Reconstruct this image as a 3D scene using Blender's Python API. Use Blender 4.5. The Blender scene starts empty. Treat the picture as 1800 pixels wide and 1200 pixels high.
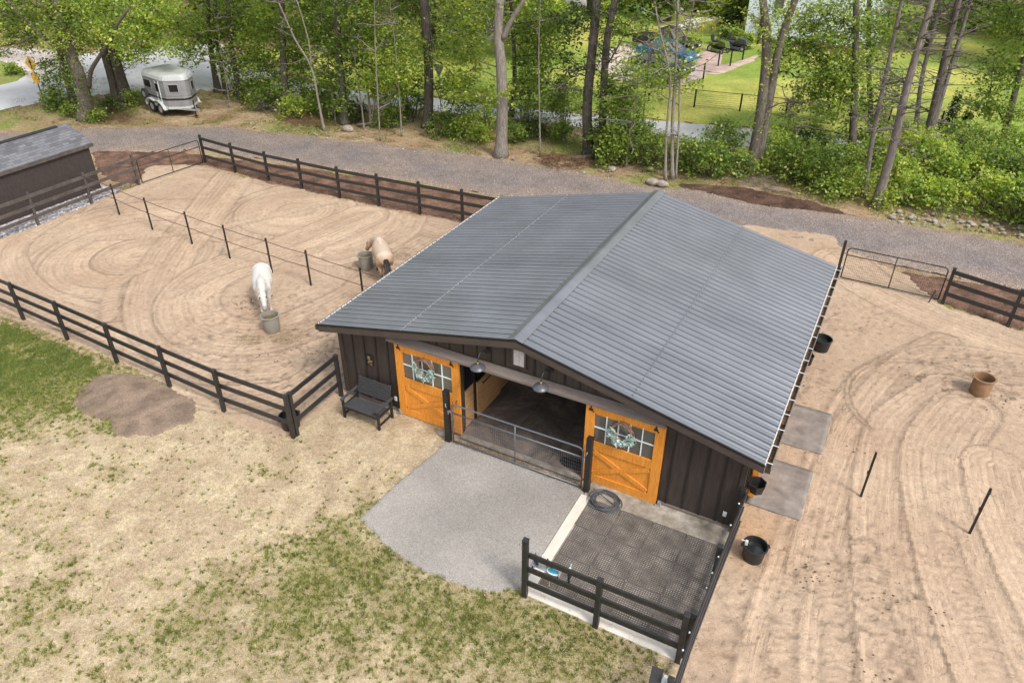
import bpy, bmesh, math, random
import numpy as np
from mathutils import Vector, Matrix
R = math.radians
rng = np.random.default_rng(7)
random.seed(7)
SC = bpy.context.scene
COL = SC.collection

# ------------------------------------------------------------------ camera
CAM = np.array([12.219, -12.982, 12.947]); FPX = 1311.34
YAW, PITCH, ROLL = 0.48818, 0.577032, 0.002413
def _basis():
    cy, sy, cp, sp = math.cos(YAW), math.sin(YAW), math.cos(PITCH), math.sin(PITCH)
    f = np.array([-sy*cp, cy*cp, -sp]); r = np.array([cy, sy, 0.]); u = np.cross(r, f)
    cr, sr = math.cos(ROLL), math.sin(ROLL)
    return cr*r+sr*u, -sr*r+cr*u, f
CR, CU, CF = _basis()
def ray(px, py): return CF+(px-900)/FPX*CR+(600-py)/FPX*CU
def G(px, py, z=0.):                       # a place on the ground, read off the survey of the photo
    d = ray(px, py); t = (z-CAM[2])/d[2]; return CAM+t*d
def P(px, py, Y):                          # a place on the upright plane y = Y
    d = ray(px, py); t = (Y-CAM[1])/d[1]; return CAM+t*d
cam = bpy.data.objects.new('camera', bpy.data.cameras.new('camera')); COL.objects.link(cam)
cam.matrix_world = Matrix(((CR[0], CU[0], -CF[0], CAM[0]), (CR[1], CU[1], -CF[1], CAM[1]), (CR[2], CU[2], -CF[2], CAM[2]), (0, 0, 0, 1)))
cam.data.sensor_width = 36; cam.data.lens = FPX/1800*36; cam.data.clip_end = 2000
SC.camera = cam

# ------------------------------------------------------------------ light
SUN_EL, SUN_AZ = R(50), R(114)             # azimuth measured clockwise from +y
w = bpy.data.worlds.new('World'); SC.world = w; w.use_nodes = True
nt = w.node_tree; nt.nodes.clear()
sky = nt.nodes.new('ShaderNodeTexSky'); sky.sky_type = 'NISHITA'; sky.sun_disc = False
sky.sun_elevation = SUN_EL; sky.sun_rotation = SUN_AZ; sky.dust_density = 2.5; sky.air_density = 1.0
hs = nt.nodes.new('ShaderNodeHueSaturation'); hs.inputs['Saturation'].default_value = .3
bg = nt.nodes.new('ShaderNodeBackground'); bg.inputs[1].default_value = .15
wo = nt.nodes.new('ShaderNodeOutputWorld')
nt.links.new(sky.outputs[0], hs.inputs['Color']); nt.links.new(hs.outputs[0], bg.inputs[0]); nt.links.new(bg.outputs[0], wo.inputs[0])
sl = bpy.data.lights.new('sun', 'SUN'); sl.energy = 1.5; sl.angle = R(12); sl.color = (1, .95, .88)
so = bpy.data.objects.new('sun', sl); COL.objects.link(so)
sd = Vector((math.sin(SUN_AZ)*math.cos(SUN_EL), math.cos(SUN_AZ)*math.cos(SUN_EL), math.sin(SUN_EL)))
so.rotation_euler = sd.to_track_quat('Z', 'Y').to_euler()
SC.view_settings.view_transform = 'Standard'; SC.view_settings.look = 'None'
SC.view_settings.exposure = 0.9; SC.view_settings.gamma = 1
SC.cycles.max_bounces = 8; SC.cycles.transparent_max_bounces = 8

# ------------------------------------------------------------------ objects
def tag(o, label=None, cat=None, group=None, kind=None):
    if label: o['label'] = label
    if cat: o['category'] = cat
    if group: o['group'] = group
    if kind: o['kind'] = kind
    return o
def thing(name, label, cat, loc=(0, 0, 0), rz=0, group=None):
    o = bpy.data.objects.new(name, None); COL.objects.link(o); o.location = loc; o.rotation_euler = (0, 0, rz)
    o.empty_display_size = .2
    return tag(o, label, cat, group)
def relabel(o, label, group=None): o['label'] = label; return o
def copy_tree(o, parent=None):
    c = o.copy(); COL.objects.link(c)
    if parent: c.parent = parent
    for ch in list(o.children): copy_tree(ch, c)
    return c
def wloc(o):
    v = Vector((0, 0, 0))
    while o: v = v+Vector(o.location); o = o.parent
    return v
class MB:
    def __init__(s): s.v = []; s.f = []
    def add(s, vs, fs):
        n = len(s.v); s.v += [tuple(map(float, q)) for q in vs]; s.f += [tuple(n+i for i in f) for f in fs]; return s
    def box(s, x0, y0, z0, x1, y1, z1):
        return s.add([(x0, y0, z0), (x1, y0, z0), (x1, y1, z0), (x0, y1, z0), (x0, y0, z1), (x1, y0, z1), (x1, y1, z1), (x0, y1, z1)],
                     [(3, 2, 1, 0), (4, 5, 6, 7), (0, 1, 5, 4), (1, 2, 6, 5), (2, 3, 7, 6), (3, 0, 4, 7)])
    def bar(s, a, b, w, h, up=(0, 0, 1)):
        a, b = Vector(a), Vector(b); d = (b-a).normalized(); up = Vector(up)
        if abs(d.dot(up)) > .98: up = Vector((0, 1, 0))
        r = d.cross(up).normalized(); u = r.cross(d)
        q = []
        for p in (a, b):
            for i, j in ((-1, -1), (1, -1), (1, 1), (-1, 1)): q.append(p+r*(i*w/2)+u*(j*h/2))
        return s.add(q, [(0, 1, 2, 3), (7, 6, 5, 4), (0, 4, 5, 1), (1, 5, 6, 2), (2, 6, 7, 3), (3, 7, 4, 0)])
    def tube(s, pts, rad, n=8, cap=True):
        pts = [Vector(q) for q in pts]
        if not hasattr(rad, '__len__'): rad = [rad]*len(pts)
        N = len(pts); vs = []; ref = None
        for i, p in enumerate(pts):
            d = (pts[min(i+1, N-1)]-pts[max(i-1, 0)])
            if d.length < 1e-9: d = Vector((0, 0, 1))
            d.normalize()
            if ref is None: ref = Vector((1, 0, 0)) if abs(d.x) < .9 else Vector((0, 1, 0))
            a = (ref-d*ref.dot(d)).normalized(); b = d.cross(a); ref = a
            for k in range(n):
                t = 2*math.pi*k/n; vs.append(p+(a*math.cos(t)+b*math.sin(t))*rad[i])
        fs = [(i*n+k, i*n+(k+1) % n, (i+1)*n+(k+1) % n, (i+1)*n+k) for i in range(N-1) for k in range(n)]
        if cap: fs += [tuple(range(n))[::-1], tuple((N-1)*n+k for k in range(n))]
        return s.add(vs, fs)
    def lathe(s, prof, n=24, c=(0, 0, 0), sx=1, sy=1):
        vs = [(c[0]+r*math.cos(2*math.pi*k/n)*sx, c[1]+r*math.sin(2*math.pi*k/n)*sy, c[2]+z) for r, z in prof for k in range(n)]
        N = len(prof)
        fs = [(i*n+k, i*n+(k+1) % n, (i+1)*n+(k+1) % n, (i+1)*n+k) for i in range(N-1) for k in range(n)]
        fs += [tuple(range(n))[::-1], tuple((N-1)*n+k for k in range(n))]
        return s.add(vs, fs)
    def prism(s, poly, axis, a, b):          # polygon in the two other axes, extruded along axis
        def m(p, t): return {'x': (t, p[0], p[1]), 'y': (p[0], t, p[1]), 'z': (p[0], p[1], t)}[axis]
        n = len(poly); vs = [m(p, a) for p in poly]+[m(p, b) for p in poly]
        fs = [tuple(range(n))[::-1], tuple(range(n, 2*n))]+[(i, (i+1) % n, n+(i+1) % n, n+i) for i in range(n)]
        return s.add(vs, fs)
    def ball(s, c, r, n=10, m=7):
        rx, ry, rz = r if hasattr(r, '__len__') else (r, r, r)
        vs = [(c[0], c[1], c[2]-rz)]
        for i in range(1, m):
            t = -math.pi/2+math.pi*i/m
            for k in range(n): vs.append((c[0]+rx*math.cos(t)*math.cos(2*math.pi*k/n), c[1]+ry*math.cos(t)*math.sin(2*math.pi*k/n), c[2]+rz*math.sin(t)))
        vs.append((c[0], c[1], c[2]+rz)); L = len(vs)-1
        fs = [(0, 1+(k+1) % n, 1+k) for k in range(n)]
        fs += [(1+i*n+k, 1+i*n+(k+1) % n, 1+(i+1)*n+(k+1) % n, 1+(i+1)*n+k) for i in range(m-2) for k in range(n)]
        fs += [(L, 1+(m-2)*n+k, 1+(m-2)*n+(k+1) % n) for k in range(n)]
        return s.add(vs, fs)
    def build(s, name, mat, parent=None, bevel=0, smooth=False, world=True, loc=None):
        off = wloc(parent) if (parent and world) else Vector((0, 0, 0))
        if loc is not None: off = Vector(loc)
        me = bpy.data.meshes.new(name)
        me.from_pydata([(x-off.x, y-off.y, z-off.z) for x, y, z in s.v], [], s.f)
        bm = bmesh.new(); bm.from_mesh(me); bmesh.ops.recalc_face_normals(bm, faces=bm.faces); bm.to_mesh(me); bm.free()
        o = bpy.data.objects.new(name, me); COL.objects.link(o); me.materials.append(mat)
        if parent: o.parent = parent
        if loc is not None: o.location = loc
        if smooth: me.shade_smooth()
        if bevel:
            b = o.modifiers.new('bevel', 'BEVEL'); b.width = bevel; b.segments = 2; b.limit_method = 'ANGLE'; b.angle_limit = R(40)
        return o
def raw_mesh(name, V, F, mat, parent=None, col=None, smooth=False):     # numpy arrays: V (n,3), F (m,k)
    me = bpy.data.meshes.new(name); V = np.asarray(V, np.float32); F = np.asarray(F, np.int32); k = F.shape[1]
    me.vertices.add(len(V)); me.vertices.foreach_set('co', V.ravel())
    me.loops.add(F.size); me.loops.foreach_set('vertex_index', F.ravel())
    me.polygons.add(len(F)); me.polygons.foreach_set('loop_start', np.arange(0, F.size, k, dtype=np.int32))
    me.update(calc_edges=True)
    if col is not None:
        a = me.color_attributes.new('Col', 'FLOAT_COLOR', 'POINT')
        a.data.foreach_set('color', np.c_[col, np.ones(len(col))].astype(np.float32).ravel())
    if smooth: me.shade_smooth()
    me.materials.append(mat); me.validate()
    o = bpy.data.objects.new(name, me); COL.objects.link(o)
    if parent: o.parent = parent
    return o

# ------------------------------------------------------------------ materials
class NT:
    def __init__(s, name):
        s.m = bpy.data.materials.new(name); s.m.use_nodes = True; s.t = s.m.node_tree; s.t.nodes.clear()
        s.out = s.n('ShaderNodeOutputMaterial'); s.b = s.n('ShaderNodeBsdfPrincipled'); s.l(s.b.outputs[0], s.out.inputs[0])
        s.tc = s.n('ShaderNodeTexCoord')
    def n(s, t, **k):
        q = s.t.nodes.new(t)
        for a, b in k.items(): setattr(q, a, b)
        return q
    def l(s, a, b): s.t.links.new(a, b)
    def map(s, scale=(1, 1, 1), rot=(0, 0, 0), src='Object'):
        q = s.n('ShaderNodeMapping'); q.inputs['Scale'].default_value = scale; q.inputs['Rotation'].default_value = rot
        s.l(s.tc.outputs[src], q.inputs[0]); return q.outputs[0]
    def noise(s, scale, detail=4, rough=.6, vec=None, dist=0):
        q = s.n('ShaderNodeTexNoise'); q.inputs['Scale'].default_value = scale; q.inputs['Detail'].default_value = detail
        q.inputs['Roughness'].default_value = rough; q.inputs['Distortion'].default_value = dist
        s.l(vec if vec is not None else s.tc.outputs['Object'], q.inputs['Vector']); return q.outputs['Fac']
    def vor(s, scale, out='Distance', vec=None, feature='F1'):
        q = s.n('ShaderNodeTexVoronoi', feature=feature); q.inputs['Scale'].default_value = scale
        s.l(vec if vec is not None else s.tc.outputs['Object'], q.inputs['Vector']); return q.outputs[out]
    def ramp(s, fac, stops, interp='LINEAR'):
        q = s.n('ShaderNodeValToRGB'); q.color_ramp.interpolation = interp; e = q.color_ramp.elements
        while len(e) < len(stops): e.new(.5)
        for i, (p, c) in enumerate(stops):
            e[i].position = p; e[i].color = (*c, 1) if hasattr(c, '__len__') else (c, c, c, 1)
        s.l(fac, q.inputs[0]); return q.outputs[0]
    def mix(s, a, b, fac, mode='MIX'):
        q = s.n('ShaderNodeMix', data_type='RGBA', blend_type=mode)
        for v, i in ((fac, 0), (a, 6), (b, 7)):
            if hasattr(v, 'node'): s.l(v, q.inputs[i])
            elif i == 0: q.inputs[0].default_value = v
            else: q.inputs[i].default_value = (*v, 1) if hasattr(v, '__len__') else (v, v, v, 1)
        return q.outputs[2]
    def math(s, op, a, b=0):
        q = s.n('ShaderNodeMath', operation=op)
        for v, i in ((a, 0), (b, 1)):
            if hasattr(v, 'node'): s.l(v, q.inputs[i])
            else: q.inputs[i].default_value = v
        return q.outputs[0]
    def attr(s, name='Col'): return s.n('ShaderNodeAttribute', attribute_name=name).outputs['Color']
    def bump(s, h, strength, dist=.01):
        q = s.n('ShaderNodeBump'); q.inputs['Strength'].default_value = strength; q.inputs['Distance'].default_value = dist
        s.l(h, q.inputs['Height']); s.l(q.outputs[0], s.b.inputs['Normal'])
    def set(s, col=None, rough=None, metal=None, spec=None):
        for v, k in ((col, 'Base Color'), (rough, 'Roughness'), (metal, 'Metallic'), (spec, 'Specular IOR Level')):
            if v is None: continue
            if hasattr(v, 'node'): s.l(v, s.b.inputs[k])
            else: s.b.inputs[k].default_value = (*v, 1) if hasattr(v, '__len__') else v
        return s.m
def pbr(name, col, rough=.65, metal=0, var=.18, scale=5, bump=.15, bscale=60, stretch=(1, 1, 1), spec=.4, bdist=.004, attr=False):
    t = NT(name); v = t.map(stretch)
    f = t.ramp(t.noise(scale, 5, .65, v), [(.3, 1-var), (.7, 1+var)])
    c = t.mix(t.attr() if attr else col, f, 1., 'MULTIPLY')
    if bump: t.bump(t.noise(bscale, 4, .6, v), bump, bdist)
    r = t.ramp(t.noise(scale*1.7, 3, .6, v), [(.3, max(.02, rough-.08)), (.7, min(1, rough+.08))])
    return t.set(c, r, metal, spec)
M = {}
M['brown'] = pbr('brown_siding', (.043, .032, .027), .6, var=.35, scale=2.2, bump=.25, bscale=40, stretch=(6, 6, .6))
M['batten'] = pbr('brown_batten', (.02, .015, .013), .6, var=.3, scale=3, bump=.2, stretch=(6, 6, .6))
M['fascia'] = pbr('brown_trim', (.06, .046, .04), .5, var=.2, scale=3, bump=.15, stretch=(1, 4, 4))
M['cover'] = pbr('taupe_trim', (.16, .13, .115), .6, var=.2, scale=4, bump=.2, stretch=(1, 6, 6))
M['black'] = pbr('black_paint', (.016, .015, .015), .45, var=.3, scale=6, bump=.12)
M['fence'] = pbr('black_fence_paint', (.02, .0185, .0185), .48, var=.4, scale=4, bump=.25, bscale=30, stretch=(2, 2, 2), spec=.6)
M['oldfence'] = pbr('weathered_dark_fence', (.075, .062, .056), .7, var=.4, scale=4, bump=.3, bscale=30)
M['pipe'] = pbr('grey_pipe', (.16, .175, .2), .38, .4, var=.15, bump=.05)
M['darkpipe'] = pbr('dark_pipe', (.03, .03, .033), .45, .3, var=.2, bump=.05)
M['galv'] = pbr('galvanised', (.5, .5, .5), .4, .7, var=.2, bump=.1)
M['white'] = pbr('white_paint', (.66, .72, .7), .5, var=.06, bump=.05)
M['offwhite'] = pbr('offwhite_foam', (.62, .58, .54), .7, var=.2, scale=20, bump=.1)
M['gutter'] = pbr('gutter_brown', (.05, .04, .035), .4, var=.2)
M['debris'] = pbr('gutter_debris', (.12, .075, .04), .9, var=.7, scale=9, bump=.6, bscale=40, bdist=.02)
M['rubber'] = pbr('black_rubber', (.022, .022, .023), .55, var=.3, scale=6, bump=.15)
M['hose'] = pbr('grey_hose', (.075, .08, .09), .45, var=.2, bump=.05)
M['greytub'] = pbr('grey_plastic', (.23, .215, .185), .5, var=.12, scale=4, bump=.08)
M['browntub'] = pbr('brown_plastic', (.24, .14, .075), .5, var=.25, scale=5, bump=.1)
M['blacktub'] = pbr('black_plastic', (.018, .018, .019), .4, var=.3, scale=4, bump=.06)
M['hay'] = pbr('hay', (.2, .15, .06), .9, var=.4, scale=30, attr=False, bump=.5)
M['water'] = pbr('still_water', (.02, .022, .022), .05, var=.1, bump=.02, spec=.6)
M['tyre'] = pbr('tyre_rubber', (.02, .02, .02), .7, var=.2)
M['hub'] = pbr('wheel_metal', (.55, .55, .54), .35, .6, var=.1, bump=0)
M['eye'] = pbr('eye', (.01, .008, .006), .15, bump=0)
M['teal'] = pbr('teal_plastic', (.03, .2, .25), .35, var=.15, bump=0)
M['navy'] = pbr('navy_plastic', (.02, .025, .07), .35, var=.15, bump=0)
M['blue'] = pbr('blue_sponge', (.03, .28, .42), .8, var=.2, scale=30, bump=.3)
M['clear'] = pbr('pale_plastic', (.5, .55, .55), .3, var=.1, bump=0)
M['wicker'] = pbr('vine_twig', (.2, .12, .085), .8, var=.4, scale=20, bump=.3)
M['sage'] = pbr('sage_leaf', (.3, .4, .35), .7, var=.3, scale=20, attr=False, bump=0)
M['sign'] = pbr('yellow_sign', (.75, .42, .02), .4, var=.1, bump=0)
M['rope'] = pbr('brown_rope', (.1, .06, .045), .7, var=.3, bump=0)
M['brass'] = pbr('aged_brass', (.3, .22, .08), .45, .6, var=.5, scale=20)
M['concrete'] = pbr('pale_concrete', (.6, .55, .48), .8, var=.1, scale=3, bump=.2, bscale=90)
M['barnbark'] = None

def m_roof():
    t = NT('ribbed_steel')
    big = t.noise(.9, 4, .6); streak = t.noise(1.5, 4, .7, t.map((.25, 5, 1)))
    c = t.ramp(streak, [(.2, (.24, .248, .268)), (.5, (.265, .274, .294)), (.8, (.29, .299, .318))])
    c = t.mix(c, t.ramp(big, [(.35, .92), (.65, 1.06)]), 1., 'MULTIPLY')
    sx = t.n('ShaderNodeSeparateXYZ'); t.l(t.tc.outputs['Object'], sx.inputs[0]); wn = t.n('ShaderNodeTexWhiteNoise', noise_dimensions='1D'); t.l(t.math('FLOOR', t.math('DIVIDE', sx.outputs['Y'], .914)), wn.inputs['W'])
    c = t.mix(c, t.ramp(wn.outputs['Value'], [(0., .94), (1., 1.05)]), 1., 'MULTIPLY')
    st = t.ramp(t.noise(2.2, 5, .7, t.map((.5, 9, 1))), [(.58, 0.), (.78, .16)]); c = t.mix(c, (.36, .33, .29), st)
    spk = t.ramp(t.noise(22, 2, .5), [(.73, 0.), (.77, 1.)])
    c = t.mix(c, (.4, .39, .36), t.math('MULTIPLY', spk, .5))
    t.bump(t.noise(1.2, 2), .06, .01)
    return t.set(c, t.ramp(streak, [(.3, .17), (.7, .27)]), .6, .5)
M['roof'] = m_roof()
def m_orange():
    t = NT('orange_stained_wood')
    v = t.map((5, 5, .7)); g = t.noise(5, 6, .7, v, .6)
    c = t.ramp(g, [(.25, (.43, .15, .018)), (.5, (.64, .245, .034)), (.75, (.76, .33, .06))])
    k = t.vor(3.3, vec=t.map((1, 1, 1)))
    c = t.mix((.16, .05, .01), c, t.ramp(k, [(.02, 0.), (.06, 1.)]))
    t.bump(g, .15, .004)
    return t.set(c, .5, 0, .35)
M['orange'] = m_orange()
def m_plank():
    t = NT('pine_planks'); v = t.map((7, .6, 7)); g = t.noise(4, 6, .7, v, 1.)
    c = t.ramp(g, [(.25, (.22, .11, .04)), (.5, (.38, .215, .09)), (.75, (.5, .31, .145))])
    k = t.vor(2.6); c = t.mix((.08, .03, .012), c, t.ramp(k, [(.03, 0.), (.09, 1.)]))
    t.bump(g, .3, .004); return t.set(c, .6)
M['plank'] = m_plank()
def m_glass():
    t = NT('window_glass'); g = t.noise(3, 2)
    t.bump(g, .06, .02); return t.set((.11, .098, .085), .06, 0, .9)
M['glass'] = m_glass()
def m_floor():
    t = NT('dusty_rubber_floor'); a = t.noise(.8, 6, .7, None, .8)
    c = t.ramp(a, [(.3, (.045, .036, .03)), (.5, (.1, .08, .066)), (.68, (.24, .18, .135))])
    c = t.mix(c, (.3, .25, .19), t.ramp(t.noise(35, 2), [(.7, 0.), (.76, 1.)]))
    t.bump(t.noise(60, 3), .4, .01); return t.set(c, .8)
M['floor'] = m_floor()
def m_shingle():
    t = NT('asphalt_shingles')
    q = t.n('ShaderNodeTexBrick'); q.offset = .5
    q.inputs['Scale'].default_value = 1; q.inputs['Brick Width'].default_value = .31; q.inputs['Row Height'].default_value = .14
    q.inputs['Mortar Size'].default_value = .006; q.inputs['Bias'].default_value = 0
    q.inputs['Color1'].default_value = (.085, .085, .094, 1); q.inputs['Color2'].default_value = (.16, .162, .175, 1); q.inputs['Mortar'].default_value = (.04, .04, .045, 1)
    t.l(t.map((1, 1, 1), (0, 0, R(90))), q.inputs['Vector'])
    c = t.mix(q.outputs[0], t.ramp(t.noise(90, 3), [(.3, .7), (.7, 1.3)]), 1., 'MULTIPLY')
    t.bump(q.outputs['Fac'], -.4, .006); return t.set(c, .85)
M['shingle'] = m_shingle()
M['shed'] = pbr('shed_brown', (.04, .03, .027), .75, var=.25, scale=6, bump=.35, bscale=30, stretch=(3, 3, 1))
def m_bark(name, a, b, c):
    t = NT(name); v = t.map((6, 6, .9)); g = t.noise(3.4, 6, .72, v, .9)
    col = t.ramp(g, [(.3, a), (.5, b), (.72, c)])
    lich = t.ramp(t.noise(2.2, 4, .6), [(.55, 0.), (.72, 1.)])
    col = t.mix(col, (.2, .2, .15), t.math('MULTIPLY', lich, .45))
    t.bump(g, .9, .05); return t.set(col, .9, 0, .2)
M['bark'] = m_bark('grey_brown_bark', (.05, .04, .032), (.14, .115, .095), (.25, .21, .175))
M['darkbark'] = m_bark('dark_bark', (.03, .025, .021), (.1, .083, .07), (.21, .18, .155))
M['palebark'] = m_bark('pale_bark', (.09, .076, .062), (.22, .19, .16), (.38, .34, .295))
M['deadwood'] = m_bark('dead_wood', (.07, .06, .05), (.17, .145, .125), (.3, .265, .23))
def m_leaf():
    t = NT('leaf'); c = t.attr(); t.set(c, .4, 0, .5)
    tr = t.n('ShaderNodeBsdfTranslucent'); t.l(t.mix(c, (1.35, 1.4, .55), 1., 'MULTIPLY'), tr.inputs[0])
    ms = t.n('ShaderNodeMixShader'); ms.inputs[0].default_value = .46
    t.l(t.b.outputs[0], ms.inputs[1]); t.l(tr.outputs[0], ms.inputs[2]); t.l(ms.outputs[0], t.out.inputs[0])
    return t.m
M['leaf'] = m_leaf()
def m_col(name, fine=120, amp=.35, bump=.5, bdist=.01, rough=.9, speck=None, mid=18):
    t = NT(name); c = t.mix(t.attr(), t.ramp(t.noise(fine, 3, .7), [(.28, 1-amp), (.72, 1+amp)]), 1., 'MULTIPLY')
    c = t.mix(c, t.ramp(t.noise(mid, 4, .65), [(.3, 1-amp*.6), (.7, 1+amp*.6)]), 1., 'MULTIPLY')
    if speck: c = t.mix(c, speck[0], t.ramp(t.noise(speck[1], 2, .5), [(speck[2], 0.), (speck[2]+.05, 1.)]))
    t.bump(t.noise(fine*.5, 4, .7), bump, bdist); return t.set(c, rough, 0, .15)
def m_sand():
    t = NT('paddock_sand'); sep = t.n('ShaderNodeSeparateXYZ'); t.l(t.attr('Trk'), sep.inputs[0])
    cb = t.n('ShaderNodeCombineXYZ'); t.l(t.math('MULTIPLY', sep.outputs[0], 8.5), cb.inputs[0]); t.l(t.math('MULTIPLY', sep.outputs[1], .45), cb.inputs[1])
    ln = t.noise(1., 4, .65, cb.outputs[0]); brk = t.ramp(t.noise(.9, 4, .65), [(.35, .25), (.62, 1.)]); mk = t.math('MULTIPLY', sep.outputs[2], brk)
    c = t.mix(t.attr(), t.ramp(t.noise(46, 3, .7), [(.28, .78), (.72, 1.22)]), 1., 'MULTIPLY')
    c = t.mix(c, t.ramp(t.noise(12, 5, .7), [(.3, .86), (.7, 1.12)]), 1., 'MULTIPLY')
    lc = t.ramp(ln, [(.34, .77), (.46, 1.), (.66, 1.08)]); c = t.mix(c, t.mix((1, 1, 1), lc, mk), 1., 'MULTIPLY')
    c = t.mix(c, (.58, .47, .38), t.ramp(t.noise(60, 2, .5), [(.7, 0.), (.75, 1.)]))
    pk = t.ramp(t.noise(5.5, 3, .6, None, .6), [(.3, 0.), (.44, 1.)]); c = t.mix(c, t.mix((.8, .78, .76), (1, 1, 1), pk), 1., 'MULTIPLY')
    h = t.math('ADD', t.math('MULTIPLY', t.math('MULTIPLY', ln, mk), 1.6), t.math('ADD', t.math('MULTIPLY', pk, .35), t.math('MULTIPLY', t.noise(26, 4, .7), .5)))
    t.bump(h, .75, .035); return t.set(c, .95, 0, .15)
M['sand'] = m_sand()
M['lawnsoil'] = m_col('dry_lawn', 38, .46, .6, .02, .95, ((.66, .6, .5), 55, .72), mid=11)
M['soil'] = m_col('bare_soil', 26, .3, .9, .03, .95)
M['mulch'] = m_col('bark_mulch', 30, .6, 1., .03, .95, mid=12)
M['litter'] = m_col('leaf_litter', 14, .5, .9, .03, .95, mid=4)
M['grass'] = m_col('mown_grass', 22, .4, .8, .04, .95, mid=5)
def m_gravel(name, tint=1., scale=26, warm=(1, 1, 1)):
    t = NT(name)
    q = t.n('ShaderNodeTexVoronoi'); q.inputs['Scale'].default_value = scale; t.l(t.tc.outputs['Object'], q.inputs[0])
    sep = t.n('ShaderNodeSeparateColor'); t.l(q.outputs['Color'], sep.inputs[0])
    c = t.ramp(sep.outputs[0], [(0., (.13, .115, .115)), (.45, (.26, .235, .23)), (.8, (.4, .365, .35)), (1., (.66, .62, .58))])
    c = t.mix(c, t.attr(), 1., 'MULTIPLY')
    c = t.mix(c, t.ramp(t.noise(1.1, 5, .65), [(.3, .82), (.7, 1.16)]), 1., 'MULTIPLY')
    t.bump(q.outputs['Distance'], -.8, .02); return t.set(c, .9, 0, .2)
M['gravel'] = m_gravel('crushed_gravel', scale=48)
M['finegravel'] = m_col('fine_stone_dust', 48, .34, .5, .008, .95, ((.5, .47, .44), 80, .64), mid=22)
M['bluestone'] = m_gravel('blue_stone', scale=13)
M['asphalt'] = m_col('asphalt', 40, .15, .3, .006, .85, mid=2)
M['matdust'] = pbr('dusty_rubber_mat', (.2, .175, .155), .85, var=.35, scale=2.5, bump=.2, bscale=30)
def m_apron():
    t = NT('dirty_concrete'); a = t.noise(1.6, 6, .7)
    c = t.ramp(a, [(.3, (.09, .075, .055)), (.5, (.27, .235, .19)), (.7, (.5, .46, .4))])
    t.bump(t.noise(60, 3), .3, .006); return t.set(c, .85)
M['apron'] = m_apron()
M['gridmat'] = pbr('dusty_grid_rubber', (.11, .095, .085), .75, var=.5, scale=3, bump=.2)
M['rock'] = pbr('pale_rock', (.3, .26, .215), .9, var=.3, scale=6, bump=.6, bscale=14, bdist=.02)
M['siding'] = pbr('white_siding', (.62, .66, .72), .5, var=.05, scale=2, bump=.03)
M['brick'] = pbr('brick', (.3, .15, .11), .85, var=.3, scale=12)

# ------------------------------------------------------------------ noise and sheets
def vnoise(x, y, seed=0):
    xi, yi = np.floor(x).astype(np.int64), np.floor(y).astype(np.int64); fx, fy = x-xi, y-yi
    fx = fx*fx*(3-2*fx); fy = fy*fy*(3-2*fy)
    def h(i, j):
        n = (i*374761393+j*668265263+seed*974634281) & 0x7fffffff
        n = ((n ^ (n >> 13))*1274126177) & 0x7fffffff
        return ((n ^ (n >> 16)) & 0xffff)/65535.
    return (h(xi, yi)*(1-fx)+h(xi+1, yi)*fx)*(1-fy)+(h(xi, yi+1)*(1-fx)+h(xi+1, yi+1)*fx)*fy
def fbm(x, y, s=1., o=4, seed=0):
    a, t, v = 1., 0., 0.
    for i in range(o): v = v+a*vnoise(x*s, y*s, seed+i*17); t += a; a *= .5; s *= 2.03
    return v/t
def sdf(x, y, poly):
    poly = np.asarray(poly, float)[:, :2]; d = np.full(x.shape, 1e9); ins = np.zeros(x.shape, bool)
    for i in range(len(poly)):
        a, b = poly[i], poly[(i+1) % len(poly)]; e = b-a; wx, wy = x-a[0], y-a[1]
        t = np.clip((wx*e[0]+wy*e[1])/max(e@e, 1e-9), 0, 1); d = np.minimum(d, np.hypot(wx-t*e[0], wy-t*e[1]))
        if abs(e[1]) > 1e-9: ins ^= ((a[1] > y) != (b[1] > y)) & (x < e[0]*(y-a[1])/e[1]+a[0])
    return np.where(ins, -d, d)
def line_dist(x, y, pts):                   # nearest signed offset and running length along a polyline
    pts = np.asarray(pts, float)[:, :2]; D = np.full(x.shape, 1e9); S = np.zeros(x.shape); O = np.zeros(x.shape); run = 0
    for a, b in zip(pts[:-1], pts[1:]):
        e = b-a; L = math.hypot(*e); wx, wy = x-a[0], y-a[1]; t = np.clip((wx*e[0]+wy*e[1])/(L*L+1e-9), 0, 1)
        d = np.hypot(wx-t*e[0], wy-t*e[1]); m = d < D
        D = np.where(m, d, D); S = np.where(m, run+t*L, S); O = np.where(m, np.sign(wx*e[1]-wy*e[0])*d, O); run += L
    return D, O, S
def catmull(pts, n=8, closed=False):
    pts = [np.asarray(q, float) for q in pts]; out = []; N = len(pts)
    for i in range(N if closed else N-1):
        g = lambda k: pts[k % N] if closed else pts[min(max(k, 0), N-1)]
        p0, p1, p2, p3 = g(i-1), g(i), g(i+1), g(i+2)
        for k in range(n):
            t = k/n; out.append(.5*((2*p1)+(-p0+p2)*t+(2*p0-5*p1+4*p2-p3)*t*t+(-p0+3*p1-3*p2+p3)*t**3))
    if not closed: out.append(pts[-1])
    return out
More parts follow.
